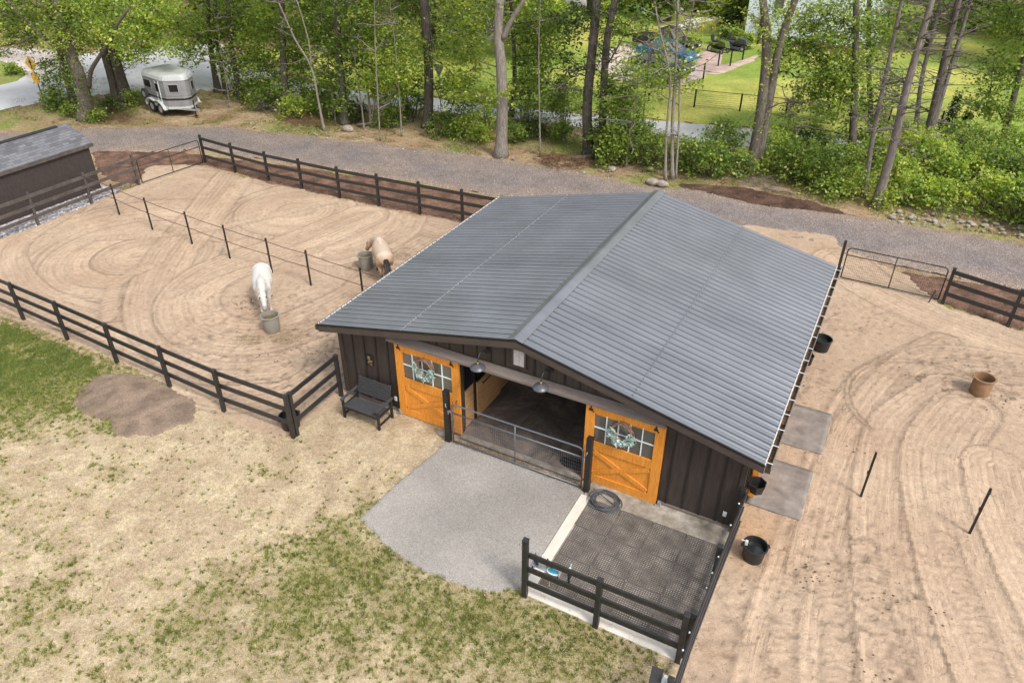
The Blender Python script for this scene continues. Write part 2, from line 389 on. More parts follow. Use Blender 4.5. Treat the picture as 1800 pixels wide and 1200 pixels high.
def sheet(name, poly, res, z, mat, colf, hf=None, amp=.3, ns=.6, seed=0, drop=.14, fall=.35, kind='structure', label=None, cat=None):
    poly = np.asarray([q[:2] for q in poly], float); lo = poly.min(0)-1; hi = poly.max(0)+1
    xs = np.arange(lo[0], hi[0]+res, res); ys = np.arange(lo[1], hi[1]+res, res)
    X, Y = np.meshgrid(xs, ys); sh = X.shape; x, y = X.ravel(), Y.ravel()
    d = sdf(x, y, poly)+amp*(fbm(x, y, ns, 4, seed)-.5)*2+min(amp, .3)*.7*(fbm(x, y, ns*6, 3, seed+5)-.5)*2
    keep = d < fall
    e = np.clip(d/fall, 0, 1); e = e*e*(3-2*e)
    Z = z-e*drop
    if hf is not None: Z = Z+hf(x, y, d)*np.clip(-d/.3, 0, 1)
    C = colf(x, y, d)
    K = keep.reshape(sh); idx = -np.ones(len(x), int); idx[keep] = np.arange(keep.sum()); I = idx.reshape(sh)
    q = K[:-1, :-1] & K[1:, :-1] & K[:-1, 1:] & K[1:, 1:]
    F = np.stack([I[:-1, :-1][q], I[:-1, 1:][q], I[1:, 1:][q], I[1:, :-1][q]], 1)
    o = raw_mesh(name, np.stack([x, y, Z], 1)[keep], F, mat, None, C[keep], True)
    if hasattr(colf, 'extra'):
        a = o.data.color_attributes.new('Trk', 'FLOAT_COLOR', 'POINT'); e_ = colf.extra[keep]; a.data.foreach_set('color', np.c_[e_, np.ones(len(e_))].astype(np.float32).ravel())
    tag(o, label, cat, None, kind); return o
def lerp(a, b, t): t = np.clip(t, 0, 1)[:, None]; return np.asarray(a)*(1-t)+np.asarray(b)*t
def const(c, var=.15, s=.7, seed=3, c2=None):
    c2 = c2 if c2 is not None else np.asarray(c)*(1-var*2)
    return lambda x, y, d: lerp(np.asarray(c)*(1+var), c2, (fbm(x, y, s, 5, seed)-.25)*2)

# ground: one sheet to the horizon
def c_ground(x, y, d):
    n = fbm(x, y, .35, 5, 2); n2 = fbm(x, y, 1.3, 4, 9)
    c = lerp((.24, .16, .095), (.36, .27, .17), (n2-.3)*2.2)
    g = np.clip((n-.5)*6, 0, 1)*np.clip((n2-.35)*4, 0, 1)
    return c*(1-g[:, None])+lerp((.12, .16, .035), (.2, .22, .06), n2)*g[:, None]
def ground():
    a = np.concatenate([np.linspace(-400, -70, 12), np.arange(-60, 45.1, .5), np.linspace(55, 400, 12)])
    b = np.concatenate([np.linspace(-400, -30, 12), np.arange(-24, 100.1, .5), np.linspace(110, 500, 12)])
    X, Y = np.meshgrid(a, b); sh = X.shape; x, y = X.ravel(), Y.ravel(); I = np.arange(len(x)).reshape(sh)
    F = np.stack([I[:-1, :-1].ravel(), I[:-1, 1:].ravel(), I[1:, 1:].ravel(), I[1:, :-1].ravel()], 1)
    z = -.06+.03*(fbm(x, y, .8, 3, 5)-.6)
    tag(raw_mesh('ground', np.stack([x, y, z], 1), F, M['litter'], None, c_ground(x, y, None), True), kind='structure')
ground()
g2 = lambda *pp: [G(*q)[:2] for q in pp]

# front lawn, patchy
GREEN = [(G(60, 590), 2.6, 1.1), (G(30, 640), 2.2, 1.), (G(150, 620), 1.6, 1.2), (G(230, 655), .7, .8), (G(200, 750), .35, 1.2), (G(190, 830), .35, .7), (G(200, 745), .25, .9),
         (G(600, 960), .9, .85), (G(700, 1040), .8, .8), (G(800, 1090), .8, .7), (G(540, 990), .7, .6), (G(360, 1030), .5, .7), (G(470, 1080), .8, .5), (G(90, 1090), 1., .55),
         (G(950, 1130), .9, .6), (G(880, 1090), .6, .6), (G(1030, 1160), .7, .6), (G(650, 900), .25, .9), (G(700, 960), .25, .7), (G(300, 1150), .9, .45), (G(0, 900), 1., .5), (G(620, 1120), 1., .4), (G(480, 830), .35, .6),
         (G(140, 680), .8, .6), (G(40, 720), 1.1, .5), (G(740, 1150), .8, .5), (G(640, 740), .3, .5)]
BARE = [(G(300, 950), 1.0, .6), (G(600, 830), .8, .7), (G(650, 700), .6, .5), (G(420, 760), .8, .4), (G(150, 800), 1.3, .35), (G(700, 790), .6, .7), (G(760, 1000), .4, .3), (G(250, 900), .9, .4)]
def greenness(x, y):
    g = .19*np.ones(x.shape)
    for c, r, a in GREEN: g = g+a*np.exp(-((x-c[0])**2+(y-c[1])**2)/(2*r*r))*.5
    for c, r, a in BARE: g = g-a*np.exp(-((x-c[0])**2+(y-c[1])**2)/(2*r*r))*.4
    n = fbm(x, y, 2.2, 4, 31)-.5; n2 = fbm(x, y, .5, 3, 77)-.5
    n3 = fbm(x, y, 7., 3, 131)-.5
    return np.clip(g+n*.55+n2*.4+n3*.55, 0, 1)
def c_lawn(x, y, d):
    g = greenness(x, y); n = fbm(x, y, 3., 4, 12)
    c = lerp((.335, .256, .166), (.455, .37, .247), (n-.3)*2)*(.8+.4*fbm(x, y, 9., 2, 15))[:, None]
    c = c*(1-.55*np.clip(g-.25, 0, 1)[:, None])
    gg = np.clip((g-.3)*.9, 0, .5)[:, None]
    return c*(1-gg)+np.array((.30, .27, .115))*gg
LAWN = [(-32, -24), (10.95, -24), (11.0, -3.8), (7.5, -3.6), (3.6, -.4), (3.4, .15), (0., .15), (-.1, -2.0), (-12, -1.9), (-24, -1.2), (-34, 0)]
sheet('lawn', LAWN, .1, 0., M['lawnsoil'], c_lawn, lambda x, y, d: .03*(fbm(x, y, 2., 4, 4)-.5), .12, 1.2, 1)

# sand paddocks with drag-harrow tracks
def tracks(x, y, passes):
    h = np.zeros(x.shape); tone = np.zeros(x.shape); TR = np.zeros((len(x), 3)); TR[:, 0] = x*.7+y*.7; TR[:, 1] = x-y; TR[:, 2] = .35
    for ip, (pts, wd, pitch, dep) in enumerate(passes):
        D, O, S = line_dist(x, y, pts); wob = .05*(fbm(x, y, 1.5, 3, 8)-.5)
        m = D+wob*2 < wd
        if pitch > 0:
            ph = fbm(O*2.2, S*.12, 1., 3, 41)
            hh = dep*(np.sin(2*math.pi*(O+wob)/pitch)*.5+(ph-.5)*1.6); tn = (ph-.5)*.5+np.sin(2*math.pi*(O+wob)/pitch)*.09
        else:
            hh = dep*np.sin(2*math.pi*(S/(-pitch)+np.abs(O)*2.2)); tn = .10*np.sin(2*math.pi*(S/(-pitch)+np.abs(O)*2.2))
        edge = np.exp(-((D-wd)/.06)**2)
        h = np.where(m, hh, h)+edge*.018; tone = np.where(m, tn, tone)-edge*.16
        if pitch > 0: TR[m, 0] = (O+wob)[m]+ip*7.3; TR[m, 1] = S[m]
        TR[m, 2] = 1. if pitch > 0 else .1
    return h, tone, TR
def circ(c, r, a0=0, a1=360, k=1.): return [(c[0]+r*math.cos(R(a)), c[1]+r*k*math.sin(R(a))) for a in np.linspace(a0, a1, 40)]
cl = lambda *pp: catmull([G(*q)[:2] for q in pp], 10)
PASS_L = [(cl((20, 540), (250, 640), (430, 690), (560, 640), (600, 560), (720, 440), (800, 400)), 1.0, .2, .012),
          (cl((0, 470), (60, 420), (200, 340), (330, 300), (480, 310), (640, 360), (780, 400)), 1.1, .22, .012),
          (circ(G(230, 445), 4.4), 1., .2, .013), (circ(G(235, 450), 2.4), .9, .19, .012), (circ(G(240, 450), .9), .7, .18, .01),
          (cl((150, 560), (40, 520), (5, 440), (110, 370)), .9, .2, .012),
          (circ(G(560, 385), 3.6, -40, 230), 1.0, .2, .013), (circ(G(520, 370), 1.7), .9, .19, .012),
          (cl((420, 300), (350, 390), (300, 450), (270, 520), (290, 590), (370, 640), (480, 640)), 1.0, .2, .014),
          (cl((640, 380), (520, 430), (380, 480), (330, 530), (360, 580), (470, 590), (600, 540), (700, 480)), 1.1, .2, .014),
          (cl((180, 420), (330, 410), (480, 380), (600, 350)), .25, -.22, .012), (cl((190, 560), (205, 500), (260, 470)), .28, -.22, .014), (cl((300, 520), (420, 470), (560, 440)), .22, -.22, .012)]
PASS_R = [(cl((1800, 610), (1660, 560), (1540, 505), (1480, 460)), 1.1, .22, .012),
          (cl((1290, 2000), (1320, 1300), (1360, 1080), (1420, 900), (1480, 740), (1540, 660), (1660, 600)), .5, .2, .01),
          (cl((1400, 2300), (1430, 1500), (1450, 1100), (1480, 900), (1540, 740), (1640, 640), (1790, 650)), .9, .19, .014),
          (cl((1700, 2300), (1640, 1500), (1590, 1100), (1570, 900), (1590, 760), (1680, 690)), .95, .18, .015),
          (cl((2100, 2200), (1880, 1480), (1730, 1120), (1670, 940), (1650, 800), (1700, 720)), .9, .18, .015), (cl((2300, 1800), (1980, 1300), (1790, 950), (1750, 820)), .8, .18, .013),
          (cl((1500, 2000), (1480, 1300), (1470, 1100), (1450, 980)), .28, -.17, .018), (cl((1690, 2000), (1600, 1300), (1550, 1100), (1520, 960)), .3, -.17, .018), (cl((1350, 2000), (1370, 1300), (1380, 1100), (1400, 1010)), .25, -.17, .015), (cl((1980, 2000), (1780, 1300), (1720, 1100), (1660, 950)), .25, -.17, .015),
          (circ(G(1650, 720), 2.4, 40, 230), .06, .2, .02)]
def sandfns(passes, clods, rough):
    def hf(x, y, d):
        h, _, _ = tracks(x, y, passes); h = h*np.clip(fbm(x, y, 1.1, 3, 73)*2.4-.35, .25, 1.15); n = fbm(x, y, 5, 3, 6)-.5
        return h+.012*n+.03*(fbm(x, y, .7, 3, 16)-.5)+rough(x, y)*(.04*(fbm(x, y, 6., 3, 26)-.5)-.05*np.clip(fbm(x, y, 5.5, 2, 126)-.6, 0, 1)*3)
    def cf(x, y, d):
        _, tn, TR = tracks(x, y, passes); cf.extra = TR; n = fbm(x, y, .6, 4, 3); n2 = fbm(x, y, 7, 3, 13)
        c = lerp((.372, .268, .188), (.44, .33, .236), (n-.3)*2)*(1+tn*.8+.3*(n2-.5))[:, None]
        ck = np.clip((fbm(x, y, 3.1, 4, 55)-.69)*9, 0, 1)*clods(x, y)*.3+np.clip((fbm(x, y, 8., 2, 56)-.74)*12, 0, 1)*np.clip(clods(x, y)+.25, 0, 1)
        c = c*(1-.45*ck)[:, None]*(1-.35*np.clip(fbm(x, y, 5.5, 2, 126)-.58, 0, .3)*3*rough(x, y))[:, None]
        w_ = np.exp(-((x-11.5)**2/.35+(y-.1)**2/1.1))[:, None]*(.6+.8*fbm(x, y, 3, 3, 5))[:, None]; c = c*(1-.75*w_)+np.array((.43, .27, .155))*.75*w_
        e = np.clip((d+.25)/.5, 0, 1)[:, None]*np.clip(fbm(x, y, 4, 3, 5)*2.-.6, 0, 1)[:, None]
        return c*(1-.4*e)+np.array((.3, .26, .14))*.4*e
    return hf, cf
def near(pts, r):
    pts = [G(*q) for q in pts]
    return lambda x, y: np.clip(sum(np.exp(-((x-q[0])**2+(y-q[1])**2)/(2*r*r)) for q in pts), 0, 1)
nl = near([(430, 540), (480, 620), (420, 600), (560, 640), (510, 540), (600, 620), (390, 590), (440, 640), (720, 450)], 1.1)
hl, c_l = sandfns(PASS_L, nl, nl)
LEFTSAND = [(-18.7, -2.9), (-18.8, 8.4), (-20.5, 9.6), (-20.5, 10.6), (-18.6, 11.3), (-16, 11.2), (-13.6, 11.1), (-9.6, 11.2), (-5.4, 11.4), (-1, 11.6), (2, 12), (2.2, 17), (7, 17.4), (11.5, 17.6), (11.2, 9), (.1, 9), (.1, -.3), (-.3, -2.7), (-6, -2.6), (-10, -2.45)]
LEFTSAND = [(-18.7, -2.6), (-18.8, 8.4), (-20.5, 9.6), (-20.5, 10.6), (-18.6, 11.3), (-16, 11.2), (-13.6, 11.1), (-9.6, 11.2), (-5.4, 11.4), (-1, 11.6), (2.5, 12), (2.5, 9), (.1, 9), (.1, -.3), (-.3, -2.6), (-6, -2.5), (-10, -2.35)]
sheet('paddock_sand', LEFTSAND, .06, .008, M['sand'], c_l, hl, .22, .9, 2)
nr = near([(1380, 650), (1400, 690), (1370, 720), (1440, 960), (1450, 1010), (1480, 1000), (1600, 660), (1690, 650), (1720, 640), (1750, 690), (1550, 1060), (1360, 1100), (1350, 1180), (1540, 1180), (1520, 560), (1480, 560)], .75)
hr, c_r = sandfns(PASS_R, nr, lambda x, y: np.clip(nr(x, y)+.45*(y < 2), 0, 1))
RIGHTSAND = [(11.08, -14), (11.02, 9.), (6, 9.3), (4, 12), (4.5, 16.3), (7.8, 17.2), (10.6, 17.6), (11.4, 16.6), (13.6, 15.5), (14.7, 13.7), (16.8, 13.0), (24, 12), (28, 4), (28, -14)]
sheet('paddock_sand', RIGHTSAND, .065, .004, M['sand'], c_r, hr, .25, .9, 3)

# gravel drive, roads, beds, yards
DRIVE = [(-46, 2), (-32, 9.7), (-28.7, 12.6), (-26.2, 14.4), (-22, 16.6), (-16.4, 17.6), (-11.5, 18.6), (-5.9, 19.2), (-1.9, 19.4), (2.5, 19.4), (6.2, 20.), (11.1, 20.5), (17.5, 20.5), (40, 19.5),
         (40, 15.), (17.4, 16.3), (12.8, 16.2), (11.2, 16.6), (9.4, 16.8), (7.1, 16.8), (-.4, 16.2), (-3.5, 15.1), (-7.2, 14.9), (-10.5, 14.4), (-15, 13.8), (-20, 13.3), (-24.8, 10.3), (-31, 4), (-42, -6)]
def c_drive(x, y, d):
    n = fbm(x, y, .5, 4, 8); c = lerp((.58, .545, .545), (.72, .635, .58), (n-.3)*2.2)
    e = np.clip((d+1.1)/1.2, 0, 1)[:, None]; return c*(1-.5*e)+np.array((.9, .72, .54))*.5*e
sheet('driveway', DRIVE, .2, .0, M['gravel'], c_drive, lambda x, y, d: .05*(fbm(x, y, .5, 3, 4)-.5), .35, .5, 4)
cm = lambda x, y, d: lerp((.085, .05, .036), (.2, .118, .085), (fbm(x, y, 2.6, 5, 6)-.25)*2)*(.65+.7*fbm(x, y, 9, 2, 61))[:, None]*np.where((x > 3) & (x < 12), .62, 1.)[:, None]
MULCH = [((-24.6, 10.3), (-21, 12.2), (-18.9, 12.5), (-15, 13.2), (-10.5, 13.9), (-7.2, 14.4), (-3.4, 14.5), (1, 14.8), (2, 12.2), (-1.8, 11.95), (-5.4, 11.9), (-9.6, 11.7), (-13.6, 11.6), (-16.1, 11.8), (-18.3, 11.9), (-19.4, 11.0), (-20.4, 10.1), (-19.3, 8.5), (-20.4, 8.1), (-22.5, 9)),
         ((13.6, 15.6), (14.2, 14.5), (14.9, 14.1), (16.9, 13.5), (24, 12.4), (25, 15), (17.4, 16.)), ((3.6, 20.3), (6., 21.2), (9, 20.9), (11.2, 20.3), (6.7, 19.6))]
for i, q in enumerate(MULCH): sheet('mulch_bed', q, .12, .022, M['mulch'], cm, lambda x, y, d: .05*(fbm(x, y, 2, 4, 4)-.5), .2, .9, 6+i)
LANE_U = [(-40, 33), (-32, 29.5), (-27, 26.8), (-22.9, 25.9), (-17.4, 27.0), (-12.2, 27.6), (-9.4, 27.9), (-3.2, 29.), (2.3, 30.1), (6.9, 30.8), (9.3, 31.1), (40, 36)]
LANE_L = [(40, 33), (9.6, 28.4), (6.6, 27.7), (1.8, 27.1), (-4.6, 26.3), (-9.2, 25.6), (-14.7, 25.0), (-21.5, 23.6), (-28, 22.6), (-31.5, 20.5), (-35, 17), (-36.3, 15.2), (-36.3, 12.4), (-60, -6), (-75, 8), (-53.5, 23.2), (-46, 24.8)]
sheet('road', LANE_U+LANE_L, .4, -.02, M['asphalt'], const((.52, .515, .52), .06, .3, 5), None, .12, .6, 9, drop=.08)
sheet('verge_island', [G(-40, 98)[:2], G(0, 108)[:2], G(26, 116)[:2], G(42, 133)[:2], G(25, 142)[:2], G(-40, 158)[:2], G(-120, 170)[:2], G(-140, 120)[:2]], .2, .04, M['grass'], const((.16, .21, .05), .2, .8, 5, (.24, .25, .07)), None, .15, .6, 10, drop=.1)
sheet('driveway_entrance', [G(0, 83)[:2], G(60, 86)[:2], G(150, 96)[:2], G(110, 125)[:2], G(48, 138)[:2], G(42, 128)[:2], G(0, 103)[:2], G(-150, 90)[:2], G(-150, 70)[:2]], .3, .0, M['gravel'], const((1.5, 1.43, 1.38), .1, .5, 6), None, .2, .6, 11, drop=.08)
def c_yard(x, y, d):
    n = fbm(x, y, .22, 4, 21); n2 = fbm(x, y, 1.4, 4, 22)
    c = lerp((.2, .27, .05), (.42, .4, .1), (n-.35)*2.6); return c*(.75+.5*n2)[:, None]
sheet('meadow', [(-34, 31.5), (-22.5, 26.6), (-12.2, 28.1), (-3.2, 29.5), (6.9, 31.3), (40, 36.6), (48, 78), (12, 88), (-8, 78), (-30, 60)], .35, -.02, M['grass'], c_yard, lambda x, y, d: .08*(fbm(x, y, 1, 3, 4)-.5), .3, .5, 12, drop=.06)
sheet('parking_gravel', g2((1060, 88), (1100, 78), (1230, 120), (1240, 135), (1190, 150), (1130, 145), (1080, 138), (1050, 115)), .25, .02, M['gravel'], const((1.75, 1.55, 1.45), .1, .5, 6), None, .4, .5, 13, drop=.1)
sheet('parking_gravel', g2((770, 20), (860, 30), (900, 60), (860, 75), (790, 60)), .3, .02, M['gravel'], const((1.6, 1.55, 1.5), .1, .5, 6), None, .4, .5, 14, drop=.1)
sheet('path', g2((1225, 128), (1232, 100), (1246, 82), (1256, 70), (1275, 66), (1292, 66), (1275, 75), (1268, 92), (1262, 115), (1290, 112), (1330, 98), (1318, 108), (1262, 130)), .2, .03, M['asphalt'], const((.46, .34, .29), .1, 2, 6), None, .06, .6, 15, drop=.1)
for q in (((1165, 47), (1215, 40), (1230, 46), (1180, 58)), ((1200, 36), (1260, 28), (1264, 33), (1210, 44)), ((995, 0), (1030, -3), (1035, 10), (1000, 12))):
    sheet('path', g2(*q), .25, .03, M['gravel'], const((2.1, 2.1, 2.1), .1, 2, 6), None, .2, .6, 16, drop=.1)
GPAD = [(3.68, -.5), (3.5, -2.3), (3.36, -3.72), (3.7, -3.84), (4.5, -4.14), (5.6, -4.28), (6.8, -4.15), (7.5, -3.75), (7.57, -.45)]
sheet('gravel_pad', GPAD, .07, .02, M['finegravel'], const((.28, .26, .236), .08, .8, 6), lambda x, y, d: .02*(fbm(x, y, 2, 3, 4)-.5), .05, 1.4, 17, drop=.1, fall=.2)
sheet('dirt_patch', [(-6.9, -3.5), (-6.9, -2.8), (-6., -2.25), (-4.8, -2.3), (-3.5, -2.5), (-3.05, -3.1), (-3.3, -3.85), (-4.2, -4.4), (-4.9, -4.05), (-5.5, -4.15), (-6.3, -4.0)], .06, .03, M['soil'], const((.235, .172, .128), .16, 2.2, 6), lambda x, y, d: .07*np.clip(-d/.6, 0, 1)+.11*(fbm(x, y, 3, 4, 4)-.5), .16, 1.4, 18, drop=.12, fall=.25)
sheet('gravel_strip', [(-20.1, -6), (-18.95, -6), (-18.95, 6.2), (-19.3, 7.2), (-20.1, 7.25)], .1, .02, M['bluestone'], const((1.05, 1.08, 1.16), .05, .8, 6), None, .12, 1.4, 19, drop=.1)

# ------------------------------------------------------------------ grass blades (countless)
def blades(name, n, region, keepf, colf, hgt, wid, z=0.):
    xs = rng.uniform(region[0], region[2], n); ys = rng.uniform(region[1], region[3], n)
    k = keepf(xs, ys); xs, ys = xs[k], ys[k]; n = len(xs)
    a = rng.uniform(0, 2*math.pi, n); h = hgt*rng.uniform(.5, 1.4, n); wd = wid*rng.uniform(.6, 1.4, n)
    ln = rng.uniform(.2, 1.3, n)*h; b = rng.uniform(0, 2*math.pi, n)
    p = np.stack([xs, ys, np.full(n, z)], 1); s = np.stack([np.cos(a), np.sin(a), np.zeros(n)], 1)*wd[:, None]
    tip = p+np.stack([np.cos(b)*ln, np.sin(b)*ln, h*.8], 1)
    V = np.stack([p-s, p+s, tip], 1).reshape(-1, 3); F = np.arange(3*n).reshape(-1, 3)
    C = np.repeat(colf(xs, ys), 3, 0)
    return raw_mesh(name, V, F, M['leaf'], None, C)
def k_lawn(x, y):
    g = greenness(x, y); ok = (sdf(x, y, LAWN) < -.03) & (sdf(x, y, GPAD) > .05)
    dp = sdf(x, y, [(-6.9, -3.5), (-6.9, -2.8), (-6., -2.25), (-4.8, -2.3), (-3.5, -2.5), (-3.05, -3.1), (-3.3, -3.85), (-4.2, -4.4), (-4.9, -4.05), (-5.5, -4.15), (-6.3, -4.0)])
    ok &= dp > .02
    cl_ = np.clip((fbm(x, y, 10., 2, 91)-.45)*5, 0, 1)
    return ok & (rng.random(len(x)) < np.clip(g*1.1-.05, .09, .75)*(.3+.7*cl_))
def bl_col(x, y):
    g = greenness(x, y); r = rng.random(len(x)); n = fbm(x, y, 1.6, 3, 61)
    green = lerp((.18, .205, .045), (.4, .385, .115), n*1.1+.5*(r-.5)); straw = lerp((.42, .34, .17), (.55, .46, .28), r)
    m = (rng.random(len(x)) < np.clip(g*1.1-.1, 0, .62))[:, None]
    return np.where(m, green, straw)
tag(blades('grass', 700000, (-16, -13, 11.5, -1.9), k_lawn, bl_col, .045, .009, -.005), 'patchy green and straw grass tufts on front lawn', 'grass', kind='stuff')
def k_dense(x, y):
    g = (fbm(x, y, 1.6, 3, 66) > .36)
    d = np.minimum.reduce([np.hypot((x-c[0]), (y-c[1]))/r for c, r in ((G(40, 590), 2.6), (G(20, 650), 1.8), (G(150, 625), 1.2), (G(215, 650), .5), (G(200, 752), .3))])
    return (rng.random(len(x)) < np.clip((1.25-d)*1.6, 0, 1)*np.clip(fbm(x, y, 3.2, 3, 8)*3-.75, .08, 1)) & g & (y < -2.35) & (sdf(x, y, [(-6.9, -3.5), (-6.9, -2.8), (-6., -2.25), (-3, -2.2), (-3.05, -3.1), (-3.3, -3.85), (-4.2, -4.4), (-4.9, -4.05), (-5.5, -4.15), (-6.3, -4.0)]) > .02)
tag(blades('thick_grass', 150000, (-17, -8, -5, -2.2), k_dense, lambda x, y: lerp((.10, .16, .03), (.24, .28, .06), fbm(x, y, 2, 3, 5)*.8+.5*rng.random(len(x))-.2), .075, .011), 'thick dark green grass beside front fence', 'grass', kind='stuff')
def k_verge(x, y):
    d = sdf(x, y, DRIVE); n = fbm(x, y, .9, 4, 14)
    f1 = (np.abs(y-11.35-.02*(x+10)) < .35) & (x > -18) & (x < 2) & (n > .5)
    f2 = (np.abs(x+18.9) < .4) & (y < 8) & (n > .42)
    f3 = (np.hypot(x-17.5, y-13.1) < .7) & (n > .4)
    f4 = (d > .3) & (y > 12.6+.18*(x+30)) & (y < 24.2+.12*(x+20)) & (n > .5)
    return (f1 | f2 | f3 | f4) & (rng.random(len(x)) < np.clip((n-.38)*5, 0, 1))
tag(blades('verge_grass', 260000, (-38, -6, 24, 28), k_verge, lambda x, y: lerp((.10, .15, .03), (.28, .27, .08), fbm(x, y, .8, 3, 5)*.8+.5*rng.random(len(x))-.2), .1, .02, -.05), 'thin verge grass along the fences and wood edge', 'grass', kind='stuff')

def tufts(name, n, label):
    xs = rng.uniform(-15, 11.2, n); ys = rng.uniform(-12, -2.1, n); g = greenness(xs, ys)
    ok = (sdf(xs, ys, LAWN) < -.05) & (sdf(xs, ys, GPAD) > .03) & (rng.random(n) < np.clip(g*.95-.17, .022, .6)); xs, ys, g = xs[ok], ys[ok], g[ok]; m = 16
    r = rng.uniform(.008, .034, len(xs))*(.6+.9*g); x = np.repeat(xs, m)+rng.normal(0, 1, len(xs)*m)*np.repeat(r, m); y = np.repeat(ys, m)+rng.normal(0, 1, len(xs)*m)*np.repeat(r, m); N = len(x)
    a = rng.uniform(0, 6.28, N); b = rng.uniform(0, 6.28, N); h = np.repeat(rng.uniform(.025, .075, len(xs)), m)*rng.uniform(.6, 1.3, N)
    p = np.stack([x, y, np.full(N, -.005)], 1); s_ = np.stack([np.cos(a), np.sin(a), 0*a], 1)*.008; tip = p+np.stack([np.cos(b)*h*.6, np.sin(b)*h*.6, h], 1)
    k = rng.random(len(xs)); c = lerp((.10, .15, .028), (.31, .33, .09), k); c = np.repeat(c, m, 0)*rng.uniform(.75, 1.3, N)[:, None]
    tag(raw_mesh(name, np.stack([p-s_, p+s_, tip], 1).reshape(-1, 3), np.arange(3*N).reshape(-1, 3), M['leaf'], None, np.repeat(c, 3, 0)), label, 'grass', kind='stuff')
tufts('grass_tufts', 80000, 'small dark green grass tufts dotted over the straw lawn')

def pebbles(name, n, region, keepf, rlo, rhi, mat, label, z=.01):
    xs = rng.uniform(region[0], region[2], n); ys = rng.uniform(region[1], region[3], n); k = keepf(xs, ys); xs, ys = xs[k], ys[k]; n = len(xs)
    r = rlo+(rhi-rlo)*rng.random(n)**3; d = np.array([(1, 0, 0), (0, 1, 0), (-1, 0, 0), (0, -1, 0), (0, 0, .7), (0, 0, -.7)])
    V = np.stack([xs, ys, np.full(n, z)], 1)[:, None, :]+d[None]*r[:, None, None]*rng.uniform(.6, 1.4, (n, 6, 1))
    f = np.array([(0, 1, 4), (1, 2, 4), (2, 3, 4), (3, 0, 4), (1, 0, 5), (2, 1, 5), (3, 2, 5), (0, 3, 5)]); F = (np.arange(n)[:, None, None]*6+f[None]).reshape(-1, 3)
    C = np.repeat(lerp((.2, .17, .14), (.5, .46, .42), rng.random(n)), 6, 0)
    tag(raw_mesh(name, V.reshape(-1, 3), F, M['asphalt'], None, C), label, 'gravel', kind='stuff')
pebbles('loose_gravel', 26000, (2, -6, 8.5, 0), lambda x, y: (np.abs(sdf(x, y, GPAD)) < .05+.35*fbm(x, y, 2, 3, 4)*rng.random(len(x))) & (x < 7.5), .006, .018, None, 'loose gravel spilling over the stone pad edge', .018)
pebbles('pebbles', 9000, (-14, -11, 20, 15), lambda x, y: ((sdf(x, y, LAWN) < 0) | (sdf(x, y, RIGHTSAND) < 0)) & (fbm(x, y, .8, 3, 9) > .42) & (sdf(x, y, GPAD) > 0), .005, .022, None, 'small pale pebbles strewn over lawn and sand', .012)
pebbles('drive_stones', 9000, (-34, 12, 30, 23), lambda x, y: (np.abs(sdf(x, y, DRIVE)) < .6*rng.random(len(x))), .01, .05, None, 'loose stones along the gravel drive edges', .0)
# ================================================================== barn
W, D = 11.06, 9.4
RX, RZ, SL, EL, ER, YF, YB = 5.6, 3.71, .2212, -.4, 11.44, -.37, 9.78
def roofz(x): return RZ-SL*abs(x-RX)
barn = thing('barn', 'dark brown board and batten horse barn with grey ribbed metal roof', 'barn', (0, 0, 0))
m = MB()
fw = [(0, 0), (3.86, 0), (3.86, 2.34), (7.38, 2.34), (7.38, 0), (W, 0), (W, roofz(W)-.06), (RX, RZ-.06), (0, roofz(0)-.06)]
m.prism(fw, 'y', 0, .12)
m.prism([(0, 0), (W, 0), (W, roofz(W)-.06), (RX, RZ-.06), (0, roofz(0)-.06)], 'y', D-.12, D)
m.box(0, .12, 0, .12, D-.12, roofz(0)-.06)
m.box(W-.12, .12, 0, W, D-.12, roofz(W)-.06)
m.build('wall', M['brown'], barn)
m = MB()
for k in range(29):
    x = .02+k*.3935
    if x > W: continue
    z0 = 2.36 if 1.8 < x < 9.3 else .1
    m.box(x-.02, -.024, z0, x+.02, -.001, roofz(x)-.07)
for k in range(24):
    y = .2+k*.39
    m.box(W+.001, y, .1, W+.025, y+.045, 2.38); m.box(-.025, y, .1, -.001, y+.045, 2.4)
m.build('batten', M['batten'], barn)
for a, b in ((-.05, 1.86), (9.27, W+.05)): MB().box(a, -.05, 0, b, -.002, .09).build('skirt_board', M['cover'], barn)
MB().prism([(-.045, -.045), (.07, -.045), (.07, -.002), (-.002, -.002), (-.002, .07), (-.045, .07)], 'z', .09, 2.36).build('corner_board', M['brown'], barn)
MB().prism([(W+.045, -.045), (W-.07, -.045), (W-.07, -.002), (W+.002, -.002), (W+.002, .07), (W+.045, .07)], 'z', .09, 2.36).build('corner_board', M['brown'], barn)
# ribbed roof
def rib_profile(y0, y1, pitch):
    pr = []; n = int((y1-y0)/pitch); pitch = (y1-y0)/n
    for i in range(n):
        y = y0+i*pitch
        pr += [(y, .0), (y+.002, -.034), (y+.034, -.034), (y+.036, .0), (y+.05, .024), (y+.07, .024), (y+.09, .0), (y+pitch*.68, 0), (y+pitch*.68+.014, .01), (y+pitch*.68+.03, .01), (y+pitch*.68+.044, 0)]
    pr.append((y1, 0)); return pr
def roof_panel(xa, xb):
    pr = rib_profile(YF, YB, .2285); n = len(pr); vs = []; fs = []
    ns = 6
    for j in range(ns+1):
        x = xa+(xb-xa)*j/ns; z = roofz(x)
        vs += [(x, y, z+h) for y, h in pr]+[(x, pr[-1][0], z-.05), (x, pr[0][0], z-.05)]
    k = n+2
    for j in range(ns):
        for i in range(k): fs.append((j*k+i, j*k+(i+1) % k, (j+1)*k+(i+1) % k, (j+1)*k+i))
    fs += [tuple(range(k)), tuple(ns*k+i for i in range(k))[::-1]]
    return MB().add(vs, fs)
